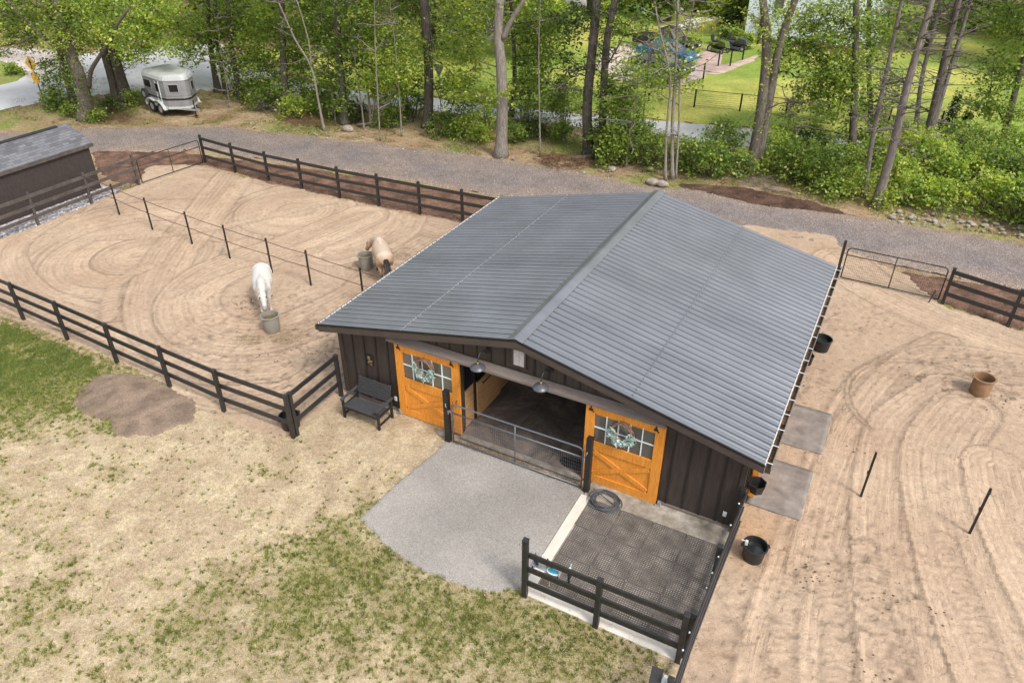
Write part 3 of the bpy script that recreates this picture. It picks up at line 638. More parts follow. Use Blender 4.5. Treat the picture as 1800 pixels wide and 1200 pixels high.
roof_panel(EL, RX-.01).build('roof_panel', M['roof'], barn)
roof_panel(RX+.01, ER).build('roof_panel', M['roof'], barn)
m = MB(); m.prism([(RX-.2, roofz(RX-.2)+.024), (RX-.2, roofz(RX-.2)+.034), (RX-.03, RZ+.055), (RX+.03, RZ+.055), (RX+.2, roofz(RX+.2)+.034), (RX+.2, roofz(RX+.2)+.024), (RX, RZ+.03)], 'y', YF-.02, YB+.02)
m.build('ridge_cap', M['roof'], barn, .006)
for x in (2.35, 8.45):
    m = MB().box(x-.006, YF+.02, roofz(x)-.01, x+.006, YB-.02, roofz(x)+.011)
    for i in range(44):
        y = YF+.11+i*.2307
        m.box(x-.016, y-.012, roofz(x)+.0, x+.016, y+.012, roofz(x)+.03)
        if i % 2: m.box(x-.01, y+.07, roofz(x), x+.01, y+.085, roofz(x)+.014)
    m.build('screw_row', M['galv'] if x < 5 else M['pipe'], barn)
t = .2
for ya, yb in ((YF, YF+.03), (YB-.03, YB)):
    m = MB(); m.prism([(EL, roofz(EL)-.032-t), (EL, roofz(EL)-.032), (RX, RZ-.032), (ER, roofz(ER)-.032), (ER, roofz(ER)-.032-t), (RX, RZ-.032-t)], 'y', ya, yb)
    m.build('rake_board', M['fascia'], barn)
m = MB(); m.prism([(EL, roofz(EL)-.1), (EL, roofz(EL)-.08), (RX, RZ-.08), (ER, roofz(ER)-.08), (ER, roofz(ER)-.1), (RX, RZ-.1)], 'y', YF+.03, -.002)
m.box(EL+.02, 0, 2.3, -.002, D, 2.32).box(W+.003, 0, 2.26, ER-.02, D, 2.28)
m.build('soffit', M['brown'], barn)
m = MB(); m.prism([(EL-.01, roofz(EL)-.02), (EL-.01, roofz(EL)+.012), (RX, RZ+.012), (ER, roofz(ER)+.012), (ER, roofz(ER)-.02), (RX, RZ-.02)], 'y', YF-.018, YF-.002)
m.build('drip_edge', M['black'], barn)
def gutter(x0, x1, zt, dirt):
    s = 1 if x1 > x0 else -1; a, b = min(x0, x1), max(x0, x1)
    m = MB().box(a, YF, zt-.13, b, YB, zt-.12); m.box(a, YF, zt-.12, a+.006, YB, zt); m.box(b-.006, YF, zt-.12, b, YB, zt+.004)
    m.box(a, YF-.006, zt-.13, b, YF, zt).box(a, YB, zt-.13, b, YB+.006, zt)
    g = m.build('gutter', M['gutter'], barn)
    MB().box(x1-.012, YF, zt+.005, x1+.008, YB, zt+.018).build('gutter_lip', M['cover'], g)
    if dirt:
        m = MB(); y = YF+.02
        while y < YB-.3:
            L = random.uniform(.15, .6); h = random.uniform(.02, .07); m.box(a+.01, y, zt-.119, b-.01, y+L, zt-.12+h); y += L+.002
        m.build('leaf_debris', M['debris'], g)
        for i in range(17): y = YF+.15+i*.61; MB().box(a-.03, y-.009, zt+.02, b+.008, y+.009, zt+.028).build('gutter_strap', M['white'], g)
    return g
gutter(ER+.012, ER+.125, roofz(ER)-.05, True); gutter(EL-.012, EL-.1, roofz(EL)-.06, False)
m = MB().box(EL, YF+.02, roofz(EL)-.02, EL+.014, YB-.02, roofz(EL)+.012)
for i in range(150):
    y = YF+.03+i*.0672
    m.box(EL-.006+random.uniform(-.006, .006), y, roofz(EL)-.028, EL+.018, y+random.uniform(.02, .045), roofz(EL)+.024)
m.build('closure_strip', M['offwhite'], barn)
m = MB().box(ER-.018, YF+.02, roofz(ER)-.018, ER+.004, YB-.02, roofz(ER)+.012)
for i in range(150):
    y = YF+.03+i*.0672; m.box(ER-.012, y, roofz(ER)-.02, ER+.006, y+.034, roofz(ER)+.026)
m.build('closure_strip', M['offwhite'], barn)
# sliding door track cover
MB().prism([(-.2, 2.4), (-.2, 2.47), (-.026, 2.6), (-.026, 2.4)], 'x', 1.72, 9.25).build('track_cover', M['cover'], barn, .006)
MB().box(1.74, -.13, 2.38, 9.23, -.03, 2.399).build('track', M['black'], barn)
# doors
def sliding(x0, x1):
    z0, z1 = .03, 2.375; y0, y1 = -.075, -.035
    d = MB().box(x0+.02, y0, z0+.02, x1-.02, y1, 1.3).box(x0+.02, y0, 2.1, x1-.02, y1, z1-.02).box(x0+.02, y0, 1.3, x0+.2, y1, 2.1).box(x1-.2, y0, 1.3, x1-.02, y1, 2.1).build('sliding_door', M['orange'], barn)
    m = MB(); f0, f1 = y0-.035, y0-.001
    m.box(x0, f0, z0, x0+.23, f1+.03, z1); m.box(x1-.23, f0, z0, x1, f1+.03, z1)
    m.box(x0+.231, f0+.002, 2.16, x1-.231, f1, z1); m.box(x0+.231, f0+.002, 1.05, x1-.231, f1, 1.32); m.box(x0+.231, f0+.002, z0, x1-.231, f1, .27)
    m.build('door_trim', M['orange'], d, .006)
    m = MB(); a, b = (x0+.25, f0+.016, .31), (x1-.25, f0+.016, 1.02)
    m.bar((x0+.26, f0+.018, 1.0), (x1-.26, f0+.018, .33), .03, .13, (0, 0, 1)); m.bar((x0+.26, f0+.012, .33), (x1-.26, f0+.012, 1.0), .026, .13, (0, 0, 1))
    m.build('cross_brace', M['orange'], d, .005)
    gx0, gx1, gz0, gz1 = x0+.23, x1-.23, 1.32, 2.16
    MB().box(gx0, y0+.012, gz0, gx1, y0+.02, gz1).build('pane', M['glass'], d)
    m = MB()
    for i in range(1, 5): x = gx0+(gx1-gx0)*i/5; m.box(x-.012, y0-.012, gz0+.001, x+.012, y0+.011, gz1-.001)
    zc = (gz0+gz1)/2; m.box(gx0+.001, y0-.0135, zc-.012, gx1-.001, y0+.008, zc+.012)
    m.build('window_bars', M['white'], d)
    for x in (x0+.13, x1-.22):
        MB().box(x-.05, f0-.012, 2.2, x+.05, f0-.001, 2.26).box(x-.02, f0-.012, 2.26, x+.02, f0-.001, 2.39).box(x+.045, f0-.014, 2.17, x+.075, f0-.001, 2.2).build('hanger', M['black'], d)
    x = x1-.09 if x0 < 5 else x0+.1
    MB().tube([(x, f0-.002, .98), (x, f0-.05, .98), (x, f0-.05, 1.14), (x, f0-.002, 1.14)], .011, 6).build('handle', M['black'], d)
    return d
sliding(1.9, 3.87); sliding(7.33, 9.25)
# floor, stalls
MB().box(.12, .12, .0, W-.12, D-.12, .035).box(3.87, -.02, 0, 7.37, .12, .035).build('floor', M['floor'], barn)
m = MB()
for x in (5.1, 6.35): m.box(x-.006, -.01, .036, x+.006, 3.6, .038)
for y in (1.75, 3.6): m.box(3.9, y-.006, .0365, 7.3, y+.006, .039)
m.build('mat_seam', M['rubber'], barn)
MB().box(3.87, -.2, 0, 7.37, -.021, .03).build('door_sill', M['apron'], barn)
def stall(x, s):
    m = MB()
    for i in range(6): m.box(x-.04, .16, .06+i*.2, x, .62, .255+i*.2)
    p = m.build('stall_panel', M['plank'], barn, .004)
    m = MB()
    m.box(x-.05, .125, 0.036, x+.01, .16, 2.4); m.box(x-.05, .62, .036, x+.02, .7, 2.4); m.box(x-.045, .16, 1.265, x+.005, .62, 1.31); m.box(x-.045, .16, 2.15, x+.005, .62, 2.2)
    for i in range(5): m.tube([(x-.02, .23+i*.08, 1.3), (x-.02, .23+i*.08, 2.16)], .011, 6)
    m.build('stall_grille', M['black'], barn)
    m = MB(); x2 = x+.045*s
    for i in range(5): m.box(x2-.022, .72, .07+i*.235, x2+.022, 1.95, .3+i*.235)
    dr = m.build('stall_door', M['plank'], barn, .004)
    m = MB(); m.box(x2-.03, .7, 1.245, x2+.03, 1.97, 1.29)
    for i in range(12): m.tube([(x2, .76+i*.105, 1.28), (x2, .76+i*.105, 2.2)], .011, 6)
    m.box(x2-.03, .7, 2.2, x2+.03, 1.97, 2.25)
    m.build('stall_grille', M['black'], dr)
    MB().tube([(x2+.024*s, .95, 1.12), (x2+.07*s, .95, 1.09), (x2+.07*s, 1.35, 1.09), (x2+.024*s, 1.35, 1.12)], .016, 6).build('handle', M['black'], dr)
    m = MB()
    m.box(x-.05, 1.99, .036, x+.02, 2.07, 2.6)
    m.box(x-.04, 2.07, .06, x, 6.5, 1.2)
    m.build('stall_panel', M['plank'], barn)
    MB().box(x-.05, 2.07, 1.21, x+.02, 6.5, 1.26).build('stall_ledge', M['offwhite'], barn)
stall(3.84, 1); stall(7.44, -1)
# side stall doors
for y0 in (1.25, 3.9):
    d = MB().box(W+.026, y0, .06, W+.06, y0+1.3, 2.2).build('side_door', M['orange'], barn, .005)
MB().box(W+.061, 1.2, .05, W+.2, 1.25, 2.2).build('side_door_jamb', M['orange'], barn)
# vent
m = MB(); m.box(5.34, -.05, 2.76, 5.385, -.003, 3.26).box(5.675, -.05, 2.76, 5.72, -.003, 3.26).box(5.385, -.05, 3.21, 5.675, -.003, 3.26).box(5.31, -.06, 2.72, 5.75, -.003, 2.76)
v = m.build('gable_vent', M['fascia'], barn)
m = MB()
for i in range(9): m.prism([(-.045, 2.775+i*.048), (-.045, 2.785+i*.048), (-.006, 2.81+i*.048), (-.006, 2.80+i*.048)], 'x', 5.386, 5.674)
m.build('louvre', M['offwhite'], v)

# lamps on the gable
def lamp(label, x):
    t = thing('gooseneck_lamp', label, 'wall lamp', (x, -.0, 2.93), 0, 'barn lamps over the doorway')
    MB().tube([(0, -.002, 0), (0, -.03, 0)], .085, 20).tube([(0, -.03, 0), (0, -.045, 0)], .06, 20).build('wall_plate', M['black'], t, world=False)
    pts = catmull([(0, -.045, 0), (0, -.1, -.02), (0, -.2, .1), (0, -.34, .14), (0, -.46, .06), (0, -.5, -.06)], 6)
    MB().tube(pts, .014, 8).build('arm', M['darkpipe'], t, smooth=True, world=False)
    MB().lathe([(.028, -.11), (.028, -.06), (.018, -.055)], 12, (0, -.5, 0)).build('socket', M['brass'], t, smooth=True, world=False)
    MB().lathe([(.03, -.11), (.06, -.125), (.13, -.15), (.175, -.185), (.19, -.21), (.19, -.22), (.17, -.213), (.12, -.17), (.03, -.13)], 28, (0, -.5, 0)).build('shade', M['darkshade'], t, smooth=True, world=False)
    return t
M['darkshade'] = pbr('grey_enamel', (.1, .105, .115), .4, .3, var=.2, bump=0)
lamp('dark gooseneck barn lamp nearer the left orange door', 4.67); lamp('dark gooseneck barn lamp right of the louvred vent', 6.34)

def wreath(label, x):
    t = thing('wreath', label, 'wreath', (x, -.13, 1.86), 0, 'wreaths on the orange barn doors')
    m = MB()
    for k in range(9):
        ph = random.uniform(0, 6.28); pts = []
        for i in range(25):
            a = 2*math.pi*i/24; rr = .245+.03*math.sin(3*a+ph)+random.uniform(-.012, .012)
            pts.append((rr*math.cos(a), -.03+.04*math.sin(2*a+ph), rr*math.sin(a)+.03))
        m.tube(pts, .013, 5)
    m.build('twig_ring', M['wicker'], t, world=False)
    for nm, mt, n, lo, hi, sz in (('foliage', M['sage'], 210, 150, 380, .05), ('blossom', M['white'], 34, 220, 300, .04)):
        V = []; F = []
        for i in range(n):
            a = R(random.uniform(lo, hi)); rr = .25+random.gauss(0, .05); c = Vector((rr*math.cos(a), -.06-random.uniform(0, .07), rr*math.sin(a)+.0))
            q = Matrix.Rotation(random.uniform(0, 6.28), 3, 'Y') @ Matrix.Rotation(random.uniform(-1, 1), 3, 'X'); s_ = sz*random.uniform(.6, 1.3); b = len(V)
            for u, v_ in ((-1, 0), (0, -.5), (1, 0), (0, .5)): V.append(c+q @ Vector((u*s_, 0, v_*s_)))
            F.append((b, b+1, b+2, b+3))
        MB().add(V, F).build(nm, mt, t, world=False)
    return t
wreath('twig and eucalyptus wreath on the left orange door', 2.86); wreath('twig and eucalyptus wreath on the right orange door above the hose', 8.27)
t = thing('wall_plaque', 'small brass wall plaque hanging above the bench', 'plaque', (.97, -.026, 1.4))
MB().box(.86, -.045, 1.3, 1.08, -.026, 1.62).build('backing', M['black'], t)
MB().ball((.95, -.05, 1.52), (.05, .012, .07)).ball((1.0, -.05, 1.43), (.06, .012, .035)).ball((.93, -.05, 1.38), (.03, .012, .04)).ball((1.01, -.05, 1.33), (.05, .012, .018)).build('brass_relief', M['brass'], t, smooth=True)
for x, l in ((1.74, 'grey weatherproof outlet box between the bench and left door'), (10.83, 'grey weatherproof outlet box low on wall near the right barn corner')):
    t = thing('outlet_box', l, 'outlet', (x, -.026, .36), 0, 'outlet boxes on the barn front')
    MB().box(x-.045, -.07, .36, x+.045, -.026, .5).build('cover', M['clear'], t, .015); MB().tube([(x, -.05, .1), (x, -.05, .36)], .012, 6).build('conduit', M['black'], t)
for x, l in ((1.88, 'galvanised roller guide at the foot of left orange door'), (9.32, 'galvanised roller guide at the foot of right orange door')):
    t = tag(MB().box(x-.08, -.16, .03, x+.08, -.12, .07).box(x-.03, -.12, .03, x+.03, -.06, .16).tube([(x+.05, -.14, .05), (x+.05, -.14, .16)], .02, 8).build('door_guide', M['galv'], None, .006), l, 'door guide', 'roller guides of the barn doors')

# wash rack
MB_ = MB(); MB_.box(7.62, -3.78, -.1, 11.06, -.052, .03)
tag(MB_.build('concrete_apron', M['apron'], None), kind='structure')
MB_ = MB(); MB_.box(7.56, -3.52, -.1, 7.8, -.62, .045).box(7.6, -3.86, -.1, 11.08, -3.52, .045)
tag(MB_.build('concrete_kerb', M['concrete'], None, .008), kind='structure')
def grid_mesh(w_, h_):
    m = MB(); p = .05
    nx, ny = int(w_/p), int(h_/p)
    for i in range(nx+1):
        x = i*w_/nx; t = .0085 if 0 < i < nx else .014; t = .017 if i in (nx//2,) else t; m.box(x-t, 0, .0, x+t, h_, .01)
    for j in range(ny+1):
        y = j*h_/ny; t = .0085 if 0 < j < ny else .014; t = .017 if j in (ny//2,) else t; m.box(0, y-t, .0, w_, y+t, .0096)
    return m
cw, chh = .795, .94
gm = grid_mesh(cw-.034, chh-.034).build('rubber_mat', M['gridmat'], None)
words_r = ['row nearest the barn', 'middle row', 'row along the black rails']; words_c = ['at the left kerb', 'second from the left kerb', 'second from the right fence', 'against the right fence']
k = 0
for j in range(3):
    for i in range(4):
        o = gm if k == 0 else gm.copy()
        if k: COL.objects.link(o)
        o.location = (7.86+i*cw+random.uniform(-.004, .004)-(.0 if j else .02), -.64-(j+1)*chh, .032+.001*(k % 2)); o.rotation_euler = (0, 0, R(random.uniform(-.25, .25)))
        tag(o, 'perforated wash mat in the %s, %s' % (words_r[j], words_c[i]), 'rubber mat', 'perforated rubber mats of the wash area'); k += 1
t = thing('hose', 'coiled grey garden hose lying before the right orange door', 'hose', (8.17, -.6, .05))
m = MB(); pts = []
for k in range(9*28):
    a = 2*math.pi*k/28; L = k//28; rr = .3+.03*math.sin(L*2.1)+.035*math.sin(a*1.07+L); pts.append((8.17+.03*math.sin(L*1.7)+rr*1.08*math.cos(a), -.6+.03*math.cos(L*2.3)+rr*.95*math.sin(a), .062+.016*(L % 4)+.012*math.sin(a*.5+L)))
pts += [(8.0, -.5, .12), (7.85, -.42, .1), (7.8, -.36, .06)]
m.tube(pts, .0115, 6); m.build('hose_coil', M['hose'], t, smooth=True)
MB().tube([(7.8, -.36, .06), (7.78, -.33, .06)], .017, 8).build('hose_fitting', M['brass'], t)

# ================================================================== fences
def fence(label, pts, h=1.4, zs=(1.27, .84, .4), off=(0, .07), mat='fence', group=None, ps=.1, heights=None, cat='fence', post0=True, board=.14, th=.04):
    t = thing('rail_fence', label, cat, (pts[0][0], pts[0][1], 0), 0, group)
    for i, (x, y) in enumerate(pts):
        hh = (heights or {}).get(i, h)
        MB().box(x-ps/2, y-ps/2, -.1, x+ps/2, y+ps/2, hh).prism([(x-ps/2-.006, y-ps/2-.006), (x+ps/2+.006, y-ps/2-.006), (x+ps/2+.006, y+ps/2+.006), (x-ps/2-.006, y+ps/2+.006)], 'z', hh, hh+.02).build('post', M[mat], t, .006)
    for z in zs:
        m = MB()
        for a, b in zip(pts[:-1], pts[1:]):
            dx, dy = b[0]-a[0], b[1]-a[1]; L = math.hypot(dx, dy); ux, uy = dx/L*.002, dy/L*.002; j = random.uniform(-.01, .01)
            m.bar((a[0]+off[0]+ux, a[1]+off[1]+uy, z+j), (b[0]+off[0]-ux, b[1]+off[1]-uy, z+random.uniform(-.01, .01)), th, board)
        m.build('rail', M[mat], t, .005)
    return t
FL = [(-16.9, -1.75), (-14.4, -1.85), (-11.99, -1.93), (-9.61, -2.03), (-7.11, -2.15), (-4.72, -2.25), (-2.47, -2.34), (-.02, -2.28)]
fence('long black three-rail fence between lawn and left paddock', FL)
fence('short black fence section joining the barn corner beside the bench', [(-.0, -2.16), (-.06, -.24)], off=(-.07, 0))
FB = [(-18.38, 11.8), (-16.15, 11.6), (-13.84, 11.45), (-11.8, 11.46), (-9.6, 11.47), (-7.5, 11.58), (-5.4, 11.69), (-3.33, 11.82), (-1.1, 11.95), (1.1, 12.05)]
fence('black three-rail fence along the bark bed and gravel drive', FB, off=(0, -.07))
fence('weathered dark three-rail fence in front of the brown shed', [(-18.75, 8.15), (-18.74, 5.65), (-18.72, 3.12), (-18.7, .6), (-18.68, -1.9)], mat='oldfence', off=(.07, 0), heights={0: 1.45})
fence('black three-rail fence right of the meshed drive gate', [(14.88, 13.84), (16.85, 13.22), (19.2, 12.6), (21.5, 12)], h=1.32, zs=(1.2, .8, .38), off=(-.02, -.07), board=.15)
wf = fence('black tie rail fence with a tall end post beside the wash mats', [(7.7, -3.88), (9.29, -3.86), (10.98, -3.84)], heights={0: 1.68}, off=(0, .02), zs=(1.26, .84, .42), ps=.11)
MB().tube(circ3 if False else [(7.62+.04*math.cos(a)-.02, -3.88, 1.5+.045*math.sin(a)) for a in np.linspace(0, 6.28, 16)], .007, 6).build('tie_ring', M['galv'], wf)
ef = fence('black fence seen end-on between wash mats and right paddock', [(11.12, -.12), (11.09, -1.95), (11.08, -3.72), (11.12, -5.2)], off=(.075, 0))
for y in (-.5, -1.2, -2.15, -2.6, -3.0, -4.1, -4.5): MB().ball((11.12, y, 1.3), .022, 8, 5).build('insulator', M['white'], ef)
t = thing('solar_charger', 'dark solar fence charger beside the lower end of right fence', 'solar charger', (10.98, -5.2, 0))
MB().bar((10.84, -5.0, 1.26), (10.88, -5.34, 1.06), .2, .025).build('solar_panel', M['blacktub'], t); MB().box(10.965, -5.3, .88, 11.03, -5.02, 1.2).build('case', M['clear'], t, .01); MB().box(10.9, -5.2, 0, 10.96, -5.14, 1.0).build('stake', M['black'], t)
for (x, y), h, l in (((3.68, -.45), 1.66, 'square black gate post before the left orange door'), ((7.62, -.45), 1.7, 'square black gate post before the right orange door')):
    t = thing('gate_post', l, 'post', (x, y, 0), 0, 'posts of the barn gate')
    MB().box(x-.07, y-.07, -.05, x+.07, y+.07, h).build('post', M['black'], t, .006)
    s = 1 if x < 5 else -1
    MB().box(x+s*.071, y-.03, 1.0, x+s*.12, y+.03, 1.06).box(x+s*.071, y-.075, .98, x+s*.09, y-.072, 1.1).tube([(x+s*.02, y-.074, 1.3), (x+s*.02, y-.1, 1.28), (x+s*.04, y-.09, 1.2)], .01, 6).build('hinge', M['galv'], t)
def pipe_gate(label, a, b, h, zs, verts, mesh=None, mat='pipe', r=.021, z0=.08, low=None):
    t = thing('pipe_gate', label, 'gate', (a[0], a[1], 0), 0, None)
    L = math.hypot(b[0]-a[0], b[1]-a[1]); ux, uy = (b[0]-a[0])/L, (b[1]-a[1])/L
    q = lambda s, z: (a[0]+ux*s, a[1]+uy*s, z)
    c = .14; pts = [q(0, z0), q(0, h-c)]+[q(c-c*math.cos(k), h-c+c*math.sin(k)) for k in np.linspace(.3, 1.57, 5)]+[q(L-c+c*math.sin(k), h-c+c*math.cos(k)) for k in np.linspace(0, 1.3, 5)]+[q(L, h-c), q(L, z0)]
    m = MB().tube(pts, r, 8); m.tube([q(0, z0), q(L, z0)], r, 8)
    m.build('frame', M[mat], t, smooth=True)
    m = MB()
    for z in zs: m.tube([q(.01, z), q(L-.01, z)], r*.85, 8)
    m.build('crossbar', M[mat], t, smooth=True)
    m = MB()
    for s in verts: m.tube([q(s*L, z0), q(s*L, h)], r*.8, 8)
    m.build('upright', M[mat], t, smooth=True)
    if mesh:
        m = MB(); zt, dx, dz, wr = mesh; n = int(L/dx)
        for i in range(1, n): m.bar(q(i*L/n, z0), q(i*L/n, zt), wr, wr)
        k = int((zt-z0)/dz)
        for i in range(1, k+1): m.bar(q(.01, z0+i*dz), q(L-.01, z0+i*dz), wr, wr)
        m.build('wire_mesh', M[mat], t)
    return t
pipe_gate('grey pipe gate with wire mesh closing the barn doorway', (3.83, -.45), (7.46, -.42), 1.28, (1.0,), (.5,), (1.0, .055, .11, .0035), z0=.07)
pipe_gate('dark meshed pipe gate from sand yard onto gravel drive', (11.5, 13.95), (14.72, 13.86), 1.27, (.98,), (.5,), (.97, .06, .1, .0035), 'darkpipe', .022)
pipe_gate('dark pipe gate at the far corner of the left paddock', (-18.72, 8.32), (-18.4, 11.66), 1.2, (.86,), (.5,), None, 'darkpipe', .022)
t = thing('gate_post', 'dark post behind the roof corner hinging the meshed gate', 'post', (11.35, 13.98, 0))
MB().box(11.3, 13.93, -.05, 11.4, 14.03, 1.5).build('post', M['fence'], t, .006); MB().box(11.4, 13.96, 1.0, 11.47, 13.99, 1.04).box(11.4, 13.96, .4, 11.47, 13.99, .44).build('hinge', M['galv'], t)
tag(MB().tube([G(1632, 532), G(1638, 530)+np.array((0, 0, .45))], .02, 6).tube([G(1632, 532)+np.array((-.02, 0, .42)), G(1632, 532)+np.array((.12, 0, .44))], .015, 6).build('drop_rod', M['darkpipe'], None), 'thin drop rod standing at the meshed gate foot', 'rod')
# electric line
t = thing('electric_fence', 'thin black posts with two brown ropes dividing left paddock', 'electric fence', (-16.6, 5.39, 0))
EP = [(-16.6, 5.39), (-14.12, 5.02), (-11.58, 4.8), (-9.34, 4.6), (-7.12, 4.5), (-5.19, 4.41), (-2.7, 4.25)]
for x, y in EP: MB().box(x-.024, y-.024, -.1, x+.024, y+.024, 1.4).box(x-.03, y-.04, 1.28, x+.03, y-.02, 1.34).box(x-.03, y-.04, .74, x+.03, y-.02, .8).build('post', M['black'], t)
for z in (1.3, .77):
    pts = [(-18.7, 5.65, z)]+[(x, y-.045, z) for x, y in EP]+[(-.03, 4.1, z)]; m = MB()
    for a, b in zip(pts[:-1], pts[1:]): m.tube([a, ((a[0]+b[0])/2, (a[1]+b[1])/2, z-.025), b], .013, 6)
    m.build('rope', M['rope'], t)
for (a, b), l in (((G(1513, 872), G(1524, 795)), 'bare black line post standing left in right paddock'), ((G(1704, 937), G(1749, 860)), 'bare black line post standing right in right paddock with two clips')):
    x, y = a[:2]; t = thing('line_post', l, 'post', (x, y, 0), 0, 'single posts in the right paddock')
    MB().box(x-.026, y-.026, -.1, x+.026, y+.026, 1.4).build('post', M['black'], t, .004)
    MB().box(x-.03, y-.045, 1.27, x+.03, y-.027, 1.33).box(x-.045, y-.03, .74, x-.027, y+.03, .8).build('clip', M['rubber'], t)

# ================================================================== bench, tubs, mats
t = thing('bench', 'dark grey slatted garden bench against the brown barn wall', 'bench', (1.22, -.66, 0))
x0, x1, ya, yb = .64, 1.8, -.98, -.36
m = MB()
for i in range(5): y = ya+.0+i*.106; m.box(x0+.03, y, .42-.012*i, x1-.03, y+.096, .445-.012*i)
m.build('seat', M['bench'] if 'bench' in M else M.setdefault('bench', pbr('bench_paint', (.05, .05, .054), .55, var=.25, scale=6, bump=.15, stretch=(1, 6, 6))), t, .004)
m = MB()
for i in range(7): z = .53+i*.062; y = yb-.02+.022*i; m.box(x0+.05, y, z, x1-.05, y+.02, z+(.056 if i < 6 else .075))
for x in (x0+.09, (x0+x1)/2, x1-.09): m.bar((x, yb+.01, .4), (x, yb+.155, .97), .07, .022, (0, 1, 0))
m.build('backrest', M['bench'], t, .004)
for x in (x0, x1):
    for y, h in ((ya+.03, .62), (yb, .64)): MB().box(x-.03, y-.03, 0, x+.03, y+.03, h).build('leg', M['black'], t, .004)
    MB().box(x-.045, ya-.04, .622, x+.045, yb+.1, .648).build('armrest', M['bench'], t, .005)
    MB().box(x-.018, ya+.062, .1, x+.018, yb-.032, .15).box(x-.018, ya+.062, .36, x+.018, yb-.032, .42).build('stretcher', M['black'], t)
m = MB().box(x0+.03, ya, .35, x1-.03, ya+.025, .41); m.build('apron', M['black'], t)
def tub(name, label, loc, rt, rb, h, mat, inside=None, lip=.02, group=None, handles=True, tilt=0):
    t = thing(name, label, 'tub' if name == 'tub' else 'bucket', loc, random.uniform(0, 6), group)
    th = .012
    m = MB(); o = []
    pr = [(rb*.97, 0), (rb, .015), (rb+(rt-rb)*.5, h*.5), (rt, h-.05), (rt, h-.04), (rt+lip, h-.035), (rt+lip, h-.005), (rt+lip*.4, h), (rt-th, h-.004), (rt-th-.004, h-.06), (rb-th, .03)]
    m.lathe(pr, 36); b = m.build('shell', M[mat], t, smooth=True, world=False)
    b.data.set_sharp_from_angle(angle=R(35))
    if handles:
        m = MB()
        for s in (-1, 1): m.box(s*(rt+lip)-.035, -.05, h-.04, s*(rt+lip)+.035, .05, h-.012)
        m.build('handle', M[mat], t, .008, world=False)
    if inside == 'water': MB().lathe([(rt-.03, h*.66), (rt-.03, h*.66+.004)], 32).build('water', M['water'], t, world=False)
    if inside == 'hay':
        m = MB()
        for i in range(220):
            a = random.uniform(0, 6.28); rr = (rt-.04)*math.sqrt(random.random()); b_ = random.uniform(0, 6.28); L = random.uniform(.04, .1)
            p = Vector((rr*math.cos(a), rr*math.sin(a), h*.72+random.uniform(0, .06))); q = p+Vector((L*math.cos(b_), L*math.sin(b_), random.uniform(-.02, .02)))
            if q.xy.length < rt-.03: m.bar(p, q, .006, .006)
        m.lathe([(rt-.05, h*.68), (rt-.06, h*.72)], 24); m.build('hay', M['hay'], t, world=False)
    return t
bx = G(476, 583); tub('tub', 'grey feed tub with hay under the white horse', (-4.27, 1.48, 0), .28, .25, .6, 'greytub', 'hay', .03)
tub('tub', 'grey feed tub beside the dun horse', (-4.24, 6.42, 0), .27, .24, .6, 'greytub', 'hay', .03)
tub('tub', 'empty brown plastic tub alone on the right sand', (16.02, 8.55, 0), .27, .255, .56, 'browntub', None, .035)
tub('tub', 'black rubber water tub at the corner of the lawn fence', (-.4, -1.95, 0), .27, .24, .38, 'blacktub', 'water', .02)
tub('tub', 'black water tub beside the end-on fence near wash mats', (11.66, -.62, 0), .255, .215, .42, 'blacktub', 'water', .02)
tag(MB().box(11.44, -.7, .38, 11.5, -.64, .5).box(11.36, -.68, .46, 11.44, -.66, .49).build('tub_clip', M['offwhite'], None, .005), 'pale clip hooking the black water tub to the fence', 'clip')
tub('tub', 'black water tub by the far end of the right gutter', (11.62, 8.75, 0), .27, .23, .42, 'blacktub', 'water', .02)
t = thing('bucket', 'small black bucket half hidden under right gutter', 'bucket', (11.3, 7.75, 0))
MB().lathe([(.13, 0), (.16, .3), (.17, .3), (.165, .31), (.15, .3), (.12, .02)], 20, (11.38, 7.75, .0)).build('shell', M['blacktub'], t, smooth=True); MB().tube([(11.22, 7.75, .3), (11.3, 7.75, .42), (11.46, 7.75, .42), (11.54, 7.75, .3)], .006, 5).build('handle', M['darkpipe'], t)
t = thing('corner_feeder', 'black angular feed bucket hung on barn side near orange door', 'feeder', (11.35, .95, .5))
m = MB(); pr = [(11.13, .8), (11.13, 1.12), (11.32, 1.2), (11.48, 1.08), (11.48, .86), (11.32, .74)]
vs = [(x, y, .75) for x, y in pr]+[(11.3+(x-11.3)*.75, .97+(y-.97)*.75, .5) for x, y in pr]+[(11.3+(x-11.3)*.9, .97+(y-.97)*.9, .75) for x, y in pr]+[(11.3+(x-11.3)*.66, .97+(y-.97)*.66, .52) for x, y in pr]
fs = [(i, (i+1) % 6, 6+(i+1) % 6, 6+i) for i in range(6)]+[(i, 12+i, 12+(i+1) % 6, (i+1) % 6) for i in range(6)]+[(12+i, 18+i, 18+(i+1) % 6, 12+(i+1) % 6) for i in range(6)]+[tuple(range(6, 12)), tuple(range(18, 24))]
m.add(vs, fs); m.build('bucket_body', M['blacktub'], t); MB().box(11.07, .85, .6, 11.12, 1.08, .8).build('bracket', M['black'], t)
